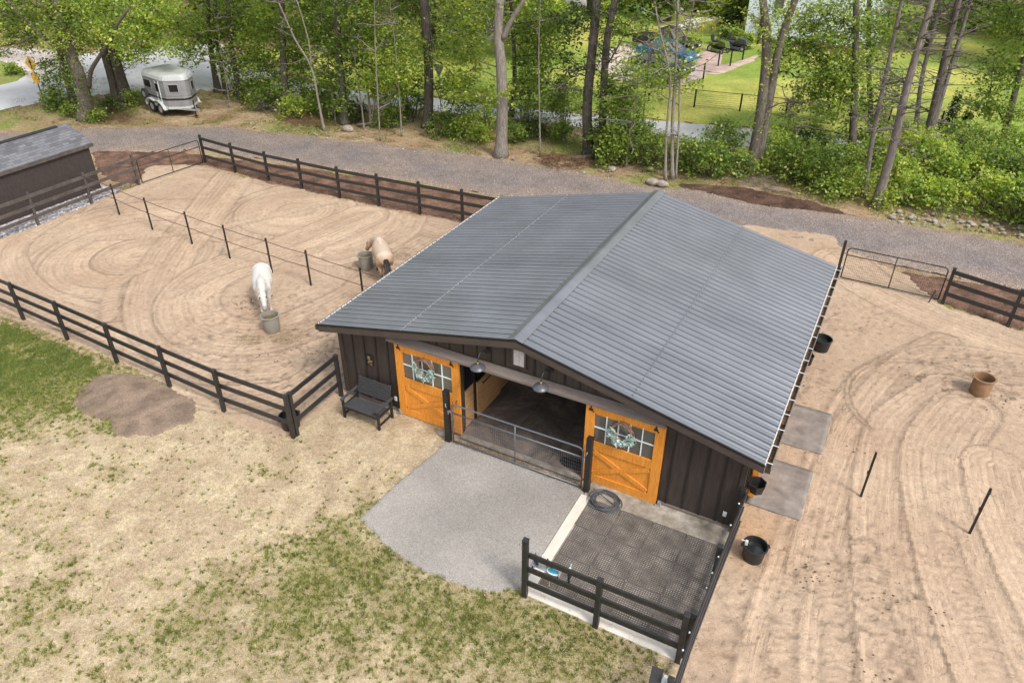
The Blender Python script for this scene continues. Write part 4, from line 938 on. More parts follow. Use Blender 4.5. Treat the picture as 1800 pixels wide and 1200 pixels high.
def floor_mat(label, x0, y0, x1, y1, seed):
    n = 14; X, Y = np.meshgrid(np.linspace(x0, x1, n), np.linspace(y0, y1, n)); x, y = X.ravel(), Y.ravel()
    z = .028+.025*(fbm(x, y, 1.2, 3, seed)-.3)+.035*np.clip((x-x1+.25)/.25, 0, 1)*np.clip((y0+.4-y)/.4, 0, 1)
    I = np.arange(n*n).reshape(n, n); F = np.stack([I[:-1, :-1].ravel(), I[:-1, 1:].ravel(), I[1:, 1:].ravel(), I[1:, :-1].ravel()], 1)
    o = raw_mesh('rubber_mat', np.stack([x, y, z], 1), F, M['matdust'], None, None, True); s = o.modifiers.new('thick', 'SOLIDIFY'); s.thickness = .018; s.offset = -1
    tag(o, label, 'rubber mat', 'flat stall mats on the right sand')
floor_mat('flat grey mat on sand nearest the barn front corner', 11.14, .98, 12.38, 2.86, 3); floor_mat('flat grey mat on sand under the middle of right gutter', 11.16, 3.6, 12.45, 5.48, 8)
# shelf with grooming bottles
t = thing('shelf', 'small grey shelf on the wash fence holding bottles', 'shelf', (8.05, -3.72, .9))
MB().box(7.76, -3.79, .9, 8.42, -3.6, .92).build('board', M['galv'], t, .004); MB().box(7.8, -3.79, .8, 7.82, -3.76, .9).box(8.36, -3.79, .8, 8.38, -3.76, .9).build('bracket', M['black'], t); MB().box(8.4, -3.79, .92, 8.415, -3.62, 1.05).build('divider', M['clear'], t)
def bottle(label, x, y, mat, cap, h=.2, r=.035):
    t = thing('bottle', label, 'bottle', (x, y, .921), 0, 'grooming bottles on the shelf')
    MB().lathe([(r, 0), (r, h*.6), (r*.8, h*.72), (r*.35, h*.8), (r*.35, h*.86)], 14).build('body', M[mat], t, smooth=True, world=False)
    MB().lathe([(r*.42, h*.861), (r*.42, h), (r*.2, h+.01)], 10).box(-.005, -.05, h*.97, .012, .005, h+.012).build('cap', M[cap], t, world=False)
bottle('dark teal bottle nearest the tall fence post', 7.82, -3.66, 'navy', 'teal', .24); bottle('second teal bottle beside the dark one', 7.89, -3.72, 'navy', 'white', .18, .03); bottle('pale teal bottle with white pump on shelf', 7.97, -3.64, 'clear', 'white', .24, .042)
bottle('teal bottle with dark pump on shelf', 8.09, -3.65, 'teal', 'navy', .2); bottle('short teal bottle beside the blue brush', 8.2, -3.66, 'teal', 'clear', .13)
t = thing('grooming_brush', 'oval blue grooming sponge on a pale tray', 'brush', (8.25, -3.74, .93))
MB().ball((8.26, -3.75, .955), (.11, .055, .025), 18, 8).build('sponge', M['blue'], t, smooth=True); MB().lathe([(.13, 0), (.14, .012), (.13, .014)], 24, (8.26, -3.75, .922), 1, .55).build('tray', M['white'], t)
tag(MB().bar((8.22, -3.8, .9), (8.22, -3.82, .55), .012, .012).build('strap', M['sign'], None), 'thin yellow strap dangling below the shelf', 'strap')
t = thing('spray_bottle', 'navy spray bottle hooked over the middle fence rail', 'bottle', (8.62, -3.73, .9))
MB().lathe([(.04, 0), (.045, .1), (.035, .15), (.015, .18), (.015, .22)], 14, (8.62, -3.77, 1.0)).build('body', M['navy'], t, smooth=True); MB().box(8.6, -3.82, 1.22, 8.64, -3.74, 1.26).bar((8.62, -3.74, 1.22), (8.62, -3.7, 1.32), .02, .012).build('trigger', M['clear'], t); MB().bar((8.62, -3.79, 1.0), (8.63, -3.8, .85), .03, .05).build('hook', M['black'], t)
t = thing('stable_mat', 'dark oval boot mat inside the gate at the right', 'mat', (6.95, .22, .04))
MB().lathe([(.3, 0), (.3, .02), (.24, .035), (.1, .045)], 24, (6.95, .25, .038), 1.2, .7).build('mat_body', M['rubber'], t); MB().tube([(7.3, .2, .05), (7.35, .15, .3), (7.38, .05, .7), (7.36, -.03, 1.0)], .012, 6).build('lead_rope', M['black'], t)
tag(MB().ball((3.42, -.3, .06), (.17, .12, .1), 9, 6).build('rock', M['rock'], None), 'pale square rock beside the left gate post', 'rock')
# ================================================================== horses
def horse(label, loc, th, s, colf, hair, neck, poll, muzzle, tailc):
    t = thing('horse', label, 'horse', (loc[0], loc[1], 0), th)
    def seg(m, a, ra, b, rb, n=7, fy=1.):
        a, b = Vector(a), Vector(b)
        for i in range(n+1):
            k = i/n; c = a.lerp(b, k); r = ra+(rb-ra)*k
            m.ball(c, (r, r*fy, r), 14, 9)
    m = MB(); q = lambda v: Vector(v)
    seg(m, (.42, 0, 1.06), .27, (0, 0, 1.02), .335, 6, 1.16); seg(m, (0, 0, 1.02), .335, (-.45, 0, 1.08), .31, 6, 1.14); seg(m, (-.45, 0, 1.08), .3, (-.72, 0, 1.13), .28, 5, 1.1)
    seg(m, (-.72, 0, 1.13), .27, (-.9, 0, 1.05), .16, 4, 1.3); seg(m, (.38, 0, 1.3), .1, (-.2, 0, 1.27), .08, 6); seg(m, (.5, 0, 1.1), .25, (.66, 0, 1.05), .17, 4)
    nk, pl, mz = q(neck), q(poll), q(muzzle)
    seg(m, (.5, 0, 1.2), .22, nk, .18, 6, .85); seg(m, nk, .18, pl, .12, 6, .8)
    d = (mz-pl).normalized(); seg(m, pl, .13, pl.lerp(mz, .35), .135, 4, .85); seg(m, pl.lerp(mz, .35), .135, pl.lerp(mz, .75), .092, 5, .88); seg(m, pl.lerp(mz, .75), .092, mz, .084, 3, .98)
    up = Vector((0, 0, 1)); side = d.cross(up).normalized(); nrm = side.cross(d).normalized()
    seg(m, pl.lerp(mz, .25)-nrm*.05, .09, pl.lerp(mz, .45)-nrm*.04, .06, 3, .7)
    for sg in (-1, 1):
        e = pl+side*(.06*sg)+nrm*.08; seg(m, e, .042, e+nrm*.13-d*.1+side*.02*sg, .016, 5)
        y = .17*sg
        seg(m, (.45, y*.9, 1.02), .17, (.44, y, .74), .1, 5); seg(m, (.44, y, .74), .095, (.47, y, .46), .058, 6); seg(m, (.47, y, .46), .06, (.47, y, .17), .042, 7); seg(m, (.47, y, .17), .05, (.51, y, .07), .048, 3); seg(m, (.51, y, .07), .06, (.525, y, .03), .068, 2)
        k = .06*sg
        seg(m, (-.7, y*.9, 1.02), .22, (-.6, y*1.05, .78), .15, 5); seg(m, (-.6, y*1.05, .78), .14, (-.83+k, y, .54), .07, 7); seg(m, (-.83+k, y, .54), .066, (-.8+k, y, .18), .045, 7); seg(m, (-.8+k, y, .18), .052, (-.76+k, y, .07), .05, 3); seg(m, (-.76+k, y, .07), .06, (-.745+k, y, .03), .07, 2)
    m.v = [(x*s, y*s, max(0, z)*s) for x, y, z in m.v]
    o = m.build('tmp', M['coat'], None)
    r = o.modifiers.new('r', 'REMESH'); r.mode = 'VOXEL'; r.voxel_size = .02
    k = o.modifiers.new('s', 'SMOOTH'); k.factor = .6; k.iterations = 7
    me = bpy.data.meshes.new_from_object(o.evaluated_get(bpy.context.evaluated_depsgraph_get()))
    bpy.data.objects.remove(o)
    n = len(me.vertices); co = np.empty(n*3, np.float32); me.vertices.foreach_get('co', co); co = co.reshape(-1, 3)/s
    a = me.color_attributes.new('Col', 'FLOAT_COLOR', 'POINT'); a.data.foreach_set('color', np.c_[colf(co, np.array(mz), np.array(pl)), np.ones(n)].astype(np.float32).ravel())
    me.materials.clear(); me.materials.append(M['coat']); me.shade_smooth()
    b = bpy.data.objects.new('body', me); COL.objects.link(b); b.parent = t
    m = MB()
    for sg in (-1, 1): m.ball(tuple((pl.lerp(mz, .3)+side*(.088*sg)+nrm*.03)*s), .02*s, 8, 6)
    e = m.v; h = len(e)//2
    for i in range(2):
        mm = MB(); c = pl.lerp(mz, .3)+side*(.1*(-1, 1)[i])+nrm*.05; mm.ball(tuple(c*s), .03*s, 8, 6); mm.build('eye', M['eye'], t, smooth=True, world=False)
    def strands(n, root, direc, L, w_):
        V = []; F = []
        for i in range(n):
            p = root(i/n); dv = direc(i/n); L2 = L*random.uniform(.6, 1.1); w2 = Vector((random.gauss(0, 1), random.gauss(0, 1), 0)).normalized()*w_; b_ = len(V)
            mid = p+dv*L2*.5+Vector((random.gauss(0, .015), random.gauss(0, .015), 0)); tip = p+dv*L2+Vector((random.gauss(0, .04), random.gauss(0, .04), -.02))
            V += [p-w2, p+w2, mid+w2, mid-w2, tip]; F += [(b_, b_+1, b_+2, b_+3), (b_+3, b_+2, b_+4)]
        return MB().add([v*s for v in V], F)
    crest = lambda k: (Vector((.42, 0, 1.38)).lerp(nk+Vector((0, 0, .15)), k*2) if k < .5 else (nk+Vector((0, 0, .15))).lerp(pl+nrm*.09, k*2-1))
    strands(260, lambda k: crest(k)+Vector((random.gauss(0, .02), random.gauss(0, .012), 0)), lambda k: Vector((random.gauss(.1, .2), -.55+random.gauss(0, .2), -.75)).normalized(), .26, .012).build('mane', M[hair], t, world=False)
    strands(60, lambda k: pl+nrm*.09+side*random.gauss(0, .02), lambda k: (d+nrm*.25+side*random.gauss(0, .2)).normalized(), .2, .01).build('forelock', M[hair], t, world=False)
    strands(330, lambda k: Vector((-1.0-.05*random.random()-.06*k, random.gauss(0, .03), 1.2-.2*k)), lambda k: Vector((-.3+random.gauss(0, .07), -.08+random.gauss(0, .1), -1)).normalized(), .85, .016).build('tail', M[tailc], t, world=False)
    return t
def m_coat():
    t = NT('horse_coat'); c = t.mix(t.attr(), t.ramp(t.noise(25, 4, .6, t.map((1, 1, .4))), [(.3, .88), (.7, 1.08)]), 1., 'MULTIPLY')
    t.bump(t.noise(90, 3, .6, t.map((1, 1, .3))), .12, .004); return t.set(c, .6, 0, .3)
M['coat'] = m_coat(); M['whitehair'] = pbr('white_hair', (.66, .6, .5), .6, var=.2, scale=20, bump=0); M['darkhair'] = pbr('dark_hair', (.06, .045, .04), .6, var=.4, scale=20, bump=0); M['dunhair'] = pbr('dun_hair', (.4, .3, .2), .6, var=.3, scale=20, bump=0)
def c_white(co, mz, pl):
    c = np.tile(np.array((.56, .53, .49)), (len(co), 1)); d = np.linalg.norm(co-mz, axis=1)
    c = lerp(c, (.42, .41, .4), np.clip(1.5-d/.3, 0, .7)); c = lerp(c, (.15, .14, .14), np.clip(1.6-d/.1, 0, 1)); n = fbm(co[:, 0]*3+co[:, 1], co[:, 2]*3, 2, 3, 3)  # grey shading painted over the face for contrast, then the dark muzzle
    c = lerp(c, (.4, .33, .26), np.clip((.85-co[:, 2])*2.2+(n-.5), 0, .75)*(co[:, 2] < 1.)); return lerp(c, (.12, .1, .09), np.clip((.085-co[:, 2])*40, 0, 1))
def c_dun(co, mz, pl):
    n = fbm(co[:, 0]*2+co[:, 1], co[:, 2]*2, 2, 3, 3); c = lerp((.47, .34, .235), (.40, .265, .165), n)
    c = lerp(c, (.53, .43, .34), np.clip((co[:, 2]-1.15)*4, 0, 1)); c = lerp(c, (.1, .07, .055), np.clip((.5-co[:, 2])*7, 0, 1)*(co[:, 2] < .55))
    return lerp(c, (.2, .15, .12), np.clip(1.6-np.linalg.norm(co-mz, axis=1)/.1, 0, 1))
horse('white horse eating from a grey tub with its head lowered', (-5.58, 2.6), -.8, .92, c_white, 'whitehair', (.86, .02, 1.22), (1.15, .03, 1.14), (1.53, .04, .72), 'whitehair')
horse('pale dun horse with dark tail seen from behind at a tub', (-3.36, 6.3), 2.36, .93, c_dun, 'dunhair', (.85, .1, 1.12), (1.12, .27, .97), (1.28, .42, .62), 'darkhair')
def scraps(n, spots, sp):
    V = []; F = []
    for i in range(n):
        c = spots[i % len(spots)]; x, y = c[0]+random.gauss(0, sp), c[1]+random.gauss(0, sp); a = random.uniform(0, 6.28); L = random.uniform(.04, .11); b = len(V)
        V += [(x, y, .02), (x+.006, y+.006, .022), (x+L*math.cos(a), y+L*math.sin(a), random.uniform(.02, .05))]; F.append((b, b+1, b+2))
    return V, F
V, F = scraps(2600, [G(450, 600), G(500, 598), G(485, 590), G(430, 598), G(640, 480), G(625, 470), G(520, 590), G(700, 450)], .22)
tag(MB().add(V, F).build('hay_scraps', M['hay'], None), 'scattered hay scraps on the sand around feed tubs', 'hay', kind='stuff')
m = MB()
M['dung'] = pbr('dung', (.12, .085, .05), .95, var=.5, scale=20, bump=.6)
for c, n, sp in ((G(430, 540), 26, .25), (G(440, 528), 12, .15), (G(500, 620), 14, .5), (G(560, 625), 12, .3), (G(1440, 1005), 22, .25), (G(1430, 1015), 12, .1), (G(1560, 1050), 10, .2), (G(1690, 640), 18, .35), (G(1600, 655), 8, .2), (G(1500, 790), 8, .12), (G(1530, 1190), 16, .25), (G(1640, 1080), 8, .2), (G(720, 447), 12, .3), (G(1390, 660), 30, .4), (G(1365, 690), 20, .3), (G(1770, 700), 20, .4)):
    for i in range(n):
        r = random.uniform(.01, .024); m.ball((c[0]+random.gauss(0, sp), c[1]+random.gauss(0, sp), r*.4+.01), (r*1.3, r, r*.7), 6, 4)
tag(m.build('clods', M['dung'], None), 'dark dung crumbs and clods scattered over the sand', 'clods', kind='stuff')

# ================================================================== shed
t = thing('shed', 'low dark brown shed with grey shingle roof behind the left fence', 'shed', (-21.3, 3, 0))
sx0, sx1, sy0, sy1 = -22.7, -20.0, -2.2, 7.08; rx = -21.35
m = MB().prism([(sx0, -.1), (sx1, -.1), (sx1, 2.04), (rx, 2.66), (sx0, 2.04)], 'y', sy0, sy1); m.build('wall', M['shed'], t)
for s, xe in ((1, sx1+.12), (-1, sx0-.12)):
    z0 = 2.03
    q = MB().prism([(rx, 2.74), (rx, 2.79), (xe, z0+.08), (xe, z0+.03)] if s > 0 else [(xe, z0+.03), (xe, z0+.08), (rx-.002, 2.79), (rx-.002, 2.74)], 'y', sy0-.15, sy1+.17).build('roof', M['shingle'], t)
MB().prism([(rx-.14, 2.745), (rx-.14, 2.765), (rx, 2.82), (rx+.14, 2.765), (rx+.14, 2.745), (rx, 2.795)], 'y', sy0-.16, sy1-.35).build('ridge_vent', M['rubber'], t)
MB().box(sx1+.121, sy0-.15, 1.95, sx1+.14, sy1+.17, 2.1).build('fascia', M['oldfence'], t); MB().box(sx1-.02, sy0, -.06, sx1+.02, sy1, .02).build('skid', M['black'], t)

# ================================================================== horse trailer
M['alu'] = pbr('trailer_silver', (.27, .268, .272), .4, .3, var=.15, scale=3, bump=.06); M['aluroof'] = pbr('trailer_roof', (.43, .445, .44), .45, .05, var=.12, scale=2, bump=.05); M['tint'] = pbr('tinted_glass', (.015, .015, .016), .12, bump=0)
M['aludark'] = pbr('trailer_grey', (.2, .2, .205), .4, .3, var=.2, bump=.05)
t = thing('horse_trailer', 'silver tandem-axle horse trailer parked under the trees', 'trailer', (-27.3, 17.68, 0), R(-12))
def outline(k, off=0): return [(-1.02-off, -k), (1.0, -k), (1.3, -k+.06), (2.0, -.22), (2.05, 0), (2.0, .22), (1.3, k-.06), (1.0, k), (-1.02-off, k)]
def loft(levels, name, mat, par):
    n = 9; vs = []; fs = []
    for z, k, fx in levels: vs += [(x if x < .95 else .95+(x-.95)*fx, y, z) for x, y in outline(k)]
    for j in range(len(levels)-1): fs += [(j*n+i, j*n+(i+1) % n, (j+1)*n+(i+1) % n, (j+1)*n+i) for i in range(n)]
    fs += [tuple(range(n))[::-1], tuple((len(levels)-1)*n+i for i in range(n))]
    return MB().add(vs, fs).build(name, mat, par, .015, world=False)
b = loft([(.42, .98, .97), (.95, 1.0, 1.), (1.6, 1.0, 1.), (2.0, .98, .98)], 'body', M['alu'], t)
loft([(2.0, .985, .985), (2.04, 1.02, 1.03), (2.22, .97, .98), (2.34, .84, .9), (2.38, .6, .8)], 'roof', M['aluroof'], t)
loft([(1.16, 1.012, 1.012), (1.2, 1.012, 1.012)], 'trim_stripe', M['aludark'], t); loft([(.93, 1.012, 1.012), (1.04, 1.016, 1.016)], 'trim_stripe', M['black'], t); loft([(.42, 1.005, 1.002), (.56, 1.008, 1.01)], 'stone_guard', M['aluroof'], t)
def win(c, w_, h, dirv, n):
    d = Vector((*dirv, 0)).normalized(); nn = Vector((*n, 0)).normalized(); c = Vector(c)
    MB().bar(c-d*(w_/2+.03), c+d*(w_/2+.03), .02, h+.06, (0, 0, 1)).build('window', M['hub'], t, .008, world=False).name
    o = t.children[-1]; MB().bar(c-d*w_/2+nn*.012, c+d*w_/2+nn*.012, .02, h, (0, 0, 1)).build('pane', M['tint'], o, .006, world=False)
win((-.5, -1.005, 1.66), .72, .42, (1, 0), (0, -1)); win((.58, -1.005, 1.58), .3, .46, (1, 0), (0, -1)); win((1.66, -.585, 1.62), .5, .4, (.7, .72), (.72, -.7)); win((1.66, .585, 1.62), .36, .42, (-.7, .72), (.72, .7)); win((-.72, 1.005, 1.66), .72, .42, (1, 0), (0, 1))
MB().box(.42, -1.02, .5, .435, -1.0, 1.95).box(.8, -1.03, .45, .83, -1.0, 2.0).build('door_edge', M['white'], t, world=False)
def wheel(c, r=.33, w_=.2, axis='y', name='wheel', par=t):
    o = MB().box(c[0]-.03, c[1]-.03, c[2]-.03, c[0]+.03, c[1]+.03, c[2]+.03).build(name, M['hub'], par, world=False)
    def ring(prof, nm, mt):
        m = MB().lathe(prof, 24); m.v = [(c[0]+x, c[1]+z, c[2]+y) if axis == 'y' else (c[0]+z, c[1]+x, c[2]+y) for x, y, z in m.v]; m.build(nm, mt, o, smooth=False, world=False)
    h = w_/2
    ring([(r*.62, -h*.8), (r*.9, -h), (r, -h*.7), (r, h*.7), (r*.9, h), (r*.62, h*.8)], 'tyre', M['tyre']); ring([(r*.2, -h*.9), (r*.6, -h*.82), (r*.6, h*.82), (r*.2, h*.9)], 'rim', M['hub'])
for x in (-.5, .5):
    for y in (-1.0, 1.0): wheel((x, y, .33))
for s in (-1, 1):
    pr = [(-1.0, .42), (-.97, .62), (-.75, .8), (-.4, .84), (0, .76), (.4, .84), (.75, .78), (.98, .6), (1.1, .44), (1.3, .42)]
    pr2 = [(x*.93, z-.05) for x, z in pr[::-1]]
    MB().prism(pr+pr2, 'y', *( (-1.17, -1.0) if s < 0 else (1.0, 1.17))).build('fender', M['aluroof'], t, world=False)
wheel((-.98, -1.1, .98), .31, .17, 'y', 'spare_wheel')
m = MB().bar((1.4, -.55, .42), (2.75, 0, .45), .07, .1).bar((1.4, .55, .42), (2.75, 0, .45), .07, .1).box(2.7, -.06, .42, 2.95, .06, .54); tg = m.build('tongue', M['galv'], t, world=False)
MB().tube([(2.5, 0, .1), (2.5, 0, .95)], .035, 8).box(2.42, -.08, .05, 2.58, .08, .1).tube([(2.5, 0, .95), (2.38, 0, .95)], .015, 6).build('jack', M['black'], tg, world=False)
for y in (-.6, .3): MB().box(1.45, y, 2.05, 1.5, y+.05, 2.1).build('marker_light', M['sign'], t, world=False)

# ================================================================== signs, house, cars
t = thing('road_sign', 'yellow diamond road sign on a thin post by left road', 'sign', (*G(77, 178)[:2], 0)); b = G(77, 178)
q = Matrix.Rotation(R(4), 3, 'Z')
MB().tube([(b[0], b[1], 0), (b[0], b[1], 2.5)], .035, 8).build('post', M['darkpipe'], t)
def plate(poly, zc, nm, par, mt, y0=-.05, y1=-.035):
    m = MB().prism(poly, 'y', y0, y1); m.v = [tuple(q @ Vector(v)+Vector((b[0], b[1], zc))) for v in m.v]; return m.build(nm, mt, par)
dp = plate([(0, -.5), (.5, 0), (0, .5), (-.5, 0)], 2.25, 'warning_plate', t, M['sign']); plate([(-.06, -.3), (.06, -.3), (.06, .05), (.16, .05), (0, .3), (-.16, .05), (-.06, .05)], 2.25, 'arrow', dp, M['black'], -.054, -.0505)
plate([(-.3, -.3), (.3, -.3), (.3, .3), (-.3, .3)], 1.4, 'sub_plate', t, M['sign'])
t = thing('yield_sign', 'grey back of a triangular sign among dark trunks', 'sign', (*P(771, 150, 25.2)[:2], 0)); b = P(771, 121, 25.2)
MB().prism([(b[0]-.42, b[2]+.25), (b[0]+.42, b[2]+.25), (b[0], b[2]-.5)], 'y', 25.18, 25.2).build('plate', M['galv'], t); MB().tube([(b[0], 25.23, -.1), (b[0], 25.23, b[2]+.2)], .03, 6).build('post', M['galv'], t)
t = thing('house', 'white clapboard house beyond the trees', 'house', (2.5, 57, 0)); hx0, hx1, hy = -1.55, 8.5, 53.9
MB().box(hx0, hy, .45, hx1, hy+9, 6.2).build('wall', M['siding'], t); MB().box(hx0+.02, hy+.02, -.1, hx1-.02, hy+8.9, .45).build('foundation', M['brick'], t)
m = MB()
for i in range(46): z = .47+i*.125; m.prism([(-.028, z), (-.002, z+.124), (-.002, z)], 'x', hx0+.12, hx1-.12); 
m.v = [(x, y+hy, z) for x, y, z in m.v]; m.build('clapboard', M['siding'], t)
for x in (hx0, hx1): MB().box(x-.07, hy-.035, .45, x+.12 if x < 0 else x+.07, hy-.001, 6.2).build('corner_board', M['white'], t)
MB().prism([(hx0-.4, 6.15), (hx0-.4, 6.3), (3.5, 8.8), (hx1+.4, 6.3), (hx1+.4, 6.15), (3.5, 8.6)], 'y', hy-.4, hy+9.4).build('roof', M['shingle'], t); MB().prism([(hx0, 6.2), (hx1, 6.2), (3.5, 8.55)], 'y', hy+.02, hy+8.9).build('gable', M['siding'], t)
for x, z in ((.75, 2.7), (3.2, 4.6), (5.8, 4.6)):
    o = MB().box(x-.45, hy-.06, z, x+.45, hy-.03, z+1.35).build('window', M['white'], t); MB().box(x-.36, hy-.07, z+.08, x+.36, hy-.061, z+1.27).build('pane', M['glass'], o)
b = G(1332, 77); tag(MB().box(b[0]-.09, b[1]-.09, -.1, b[0]+.09, b[1]+.09, 2.6).box(b[0]-.1, b[1]-.1, 2.6, b[0]+.5, b[1]+.02, 2.68).build('porch_post', M['darkpipe'], None), 'dark lantern post standing before the white house', 'post')
t = thing('hanging_basket', 'small hanging basket of yellow-green leaves on dark post', 'plant', (b[0]-.35, b[1], 1.6)); MB().lathe([(.1, 1.55), (.22, 1.8), (.2, 1.8)], 12, (b[0]-.3, b[1]-.05, 0)).build('pot', M['browntub'], t)
def car(label, loc, rz, col, pickup=False, L=4.6, Wd=1.8, cat='car'):
    t = thing('parked_car' if not pickup else 'pickup_truck', label, cat, (loc[0], loc[1], 0), rz)
    mt = pbr('car_paint_'+('dark' if col[2] < .1 else 'blue'), col, .25, .2, var=.05, bump=0, spec=.6); h = L/2; w_ = Wd/2
    if pickup: prof = [(-h, .5), (-h, 1.05), (-.35, 1.08), (-.3, 1.1), (.95, 1.12), (h-.12, 1.02), (h, .85), (h, .5)]; cab = [(-.45, 1.08, .86), (-.3, 1.75, .72), (.55, 1.75, .72), (1.05, 1.12, .86)]
    else: prof = [(-h, .45), (-h+.03, .85), (-h+.5, .95), (.9, .97), (h-.25, .8), (h, .6), (h, .4)]; cab = [(-1.7, .93, .84), (-1.0, 1.42, .66), (.15, 1.44, .66), (1.0, .96, .84)]
    m = MB().prism(prof, 'y', -w_, w_); m.build('body', mt, t, .07, world=False)
    if pickup: MB().box(-h+.1, -w_+.1, 1.06, -.5, w_-.1, 1.085).build('bed', M['rubber'], t, world=False)
    vs = [(x, -y*w_/.9, z) for x, z, y in cab]+[(x, y*w_/.9, z) for x, z, y in cab]
    fs = [(0, 1, 2, 3), (7, 6, 5, 4), (0, 4, 5, 1), (1, 5, 6, 2), (2, 6, 7, 3), (3, 7, 4, 0)]
    c = MB().add(vs, fs).build('glasshouse', M['glass'], t, .02, world=False)
    (x1, z1, y1), (x2, z2, y2) = cab[1], cab[2]
    MB().box(x1-.02, -y1*w_/.9-.01, z1-.02, x2+.02, y2*w_/.9+.01, z1+.04).build('roof', mt, t, .02, world=False)
    m = MB()
    for s in (-1, 1):
        for i, j in ((0, 1), (3, 2)): m.bar((cab[i][0], s*cab[i][2]*w_/.9, cab[i][1]), (cab[j][0], s*cab[j][2]*w_/.9, cab[j][1]), .07, .05)
        m.bar(((cab[0][0]+cab[3][0])/2, s*cab[0][2]*w_/.9, cab[0][1]), ((cab[1][0]+cab[2][0])/2, s*cab[1][2]*w_/.9, cab[1][1]), .09, .05)
    m.build('pillar', mt, c, world=False)
    for s in (-1, 1): MB().box(h-.1, s*(w_-.4)-.16, .62, h+.015, s*(w_-.4)+.16, .76).build('headlight', M['clear'], t, .02, world=False)
    for x in (-h+.85, h-.85):
        for y in (-w_+.06, w_-.06): wheel((x, y, .33), .34, .22, 'y', 'wheel', t)
    return t
b = G(1170, 90); car('dark pickup truck facing right in the neighbour yard', (b[0], b[1]), -.2, (.03, .026, .03), True, 5.2, 1.9, 'pickup')
b = G(1172, 108); car('bright blue car half hidden by leaves beside dark pickup', (b[0], b[1]), -.25, (.02, .15, .26))
b = G(1160, 130); car('dark blue car nearest the wire fence behind bushes', (b[0], b[1]), -.3, (.02, .03, .06))
def mower(label, loc, rz, colr):
    t = thing('lawn_tractor', label, 'lawn tractor', (loc[0], loc[1], 0), rz)
    mt = pbr('mower_paint', colr, .4, .1, var=.1, bump=0)
    MB().box(-.75, -.3, .35, .5, .3, .5).build('chassis', M['black'], t, .02, world=False); MB().prism([(.1, .5), (.1, .95), (.75, .85), (.85, .5)], 'y', -.27, .27).build('hood', mt, t, .04, world=False)
    MB().box(-.75, -.42, .5, -.2, .42, .72).build('rear_fender', mt, t, .05, world=False); MB().box(-.6, -.22, .72, -.2, .22, .82).prism([(-.7, .8), (-.62, .8), (-.7, 1.2), (-.78, 1.2)], 'y', -.2, .2).build('seat', M['rubber'], t, .03, world=False)
    MB().tube([(.05, 0, .9), (-.1, 0, 1.1)], .02, 6).tube([(-.1+.1*math.sin(a)*.5, .17*math.cos(a), 1.1+.1*math.sin(a)) for a in np.linspace(0, 6.28, 14)], .012, 5).build('steering_wheel', M['black'], t, world=False)
    MB().box(-.3, -.55, .12, .35, .55, .28).build('mowing_deck', mt, t, .04, world=False)
    for y in (-.4, .4): wheel((-.5, y, .26), .26, .22, 'y', 'wheel', t); wheel((.6, y, .18), .18, .14, 'y', 'wheel', t)
b = G(1262, 92); mower('green and yellow lawn tractor on the brick path', (b[0], b[1]), -.4, (.1, .14, .03)); b = G(1294, 88); mower('dark grey lawn tractor beside the white house corner', (b[0], b[1]), -.1, (.06, .065, .07))
def wirefence(label, pp, h):
    t = thing('wire_fence', label, 'fence', (*pp[0][:2], 0))
    for b in pp: MB().box(b[0]-.045, b[1]-.045, -.1, b[0]+.045, b[1]+.045, h).build('post', M['black'], t)
    m = MB()
    for a, b in zip(pp[:-1], pp[1:]): m.tube([(a[0], a[1], h-.03), (b[0], b[1], h-.03)], .02, 6)
    m.build('top_rail', M['black'], t); m = MB()
    for a, b in zip(pp[:-1], pp[1:]):
        for z in np.arange(.1, h-.05, .12): m.tube([(a[0], a[1], z), (b[0], b[1], z)], .004, 4, False)
    m.build('wire', M['darkpipe'], t)
wirefence('low black wire fence along the lane through neighbour lawn', [G(1140, 177), G(1220, 188), G(1300, 196), G(1380, 205), G(1470, 211), G(1560, 220), G(1650, 228)], 1.05)
wirefence('black wire fence running back towards the lawn tractors', [G(1141, 176), G(1185, 160), G(1236, 139), G(1262, 117), G(1283, 117), G(1305, 105)], 1.05)
tag(MB().tube([P(1000, 55, 48), P(1120, 60, 48.5), P(1240, 63, 49), P(1330, 62, 50)], .018, 5).build('overhead_cable', M['black'], None), 'thin dark cable strung across the neighbour yard', 'cable')
b = G(1128, 28); tag(MB().ball((b[0], b[1], .3), (.7, .5, .4), 10, 6).build('tarp_cover', M['blue'], None, smooth=True), 'small blue tarp bundle on the far lawn', 'tarp')

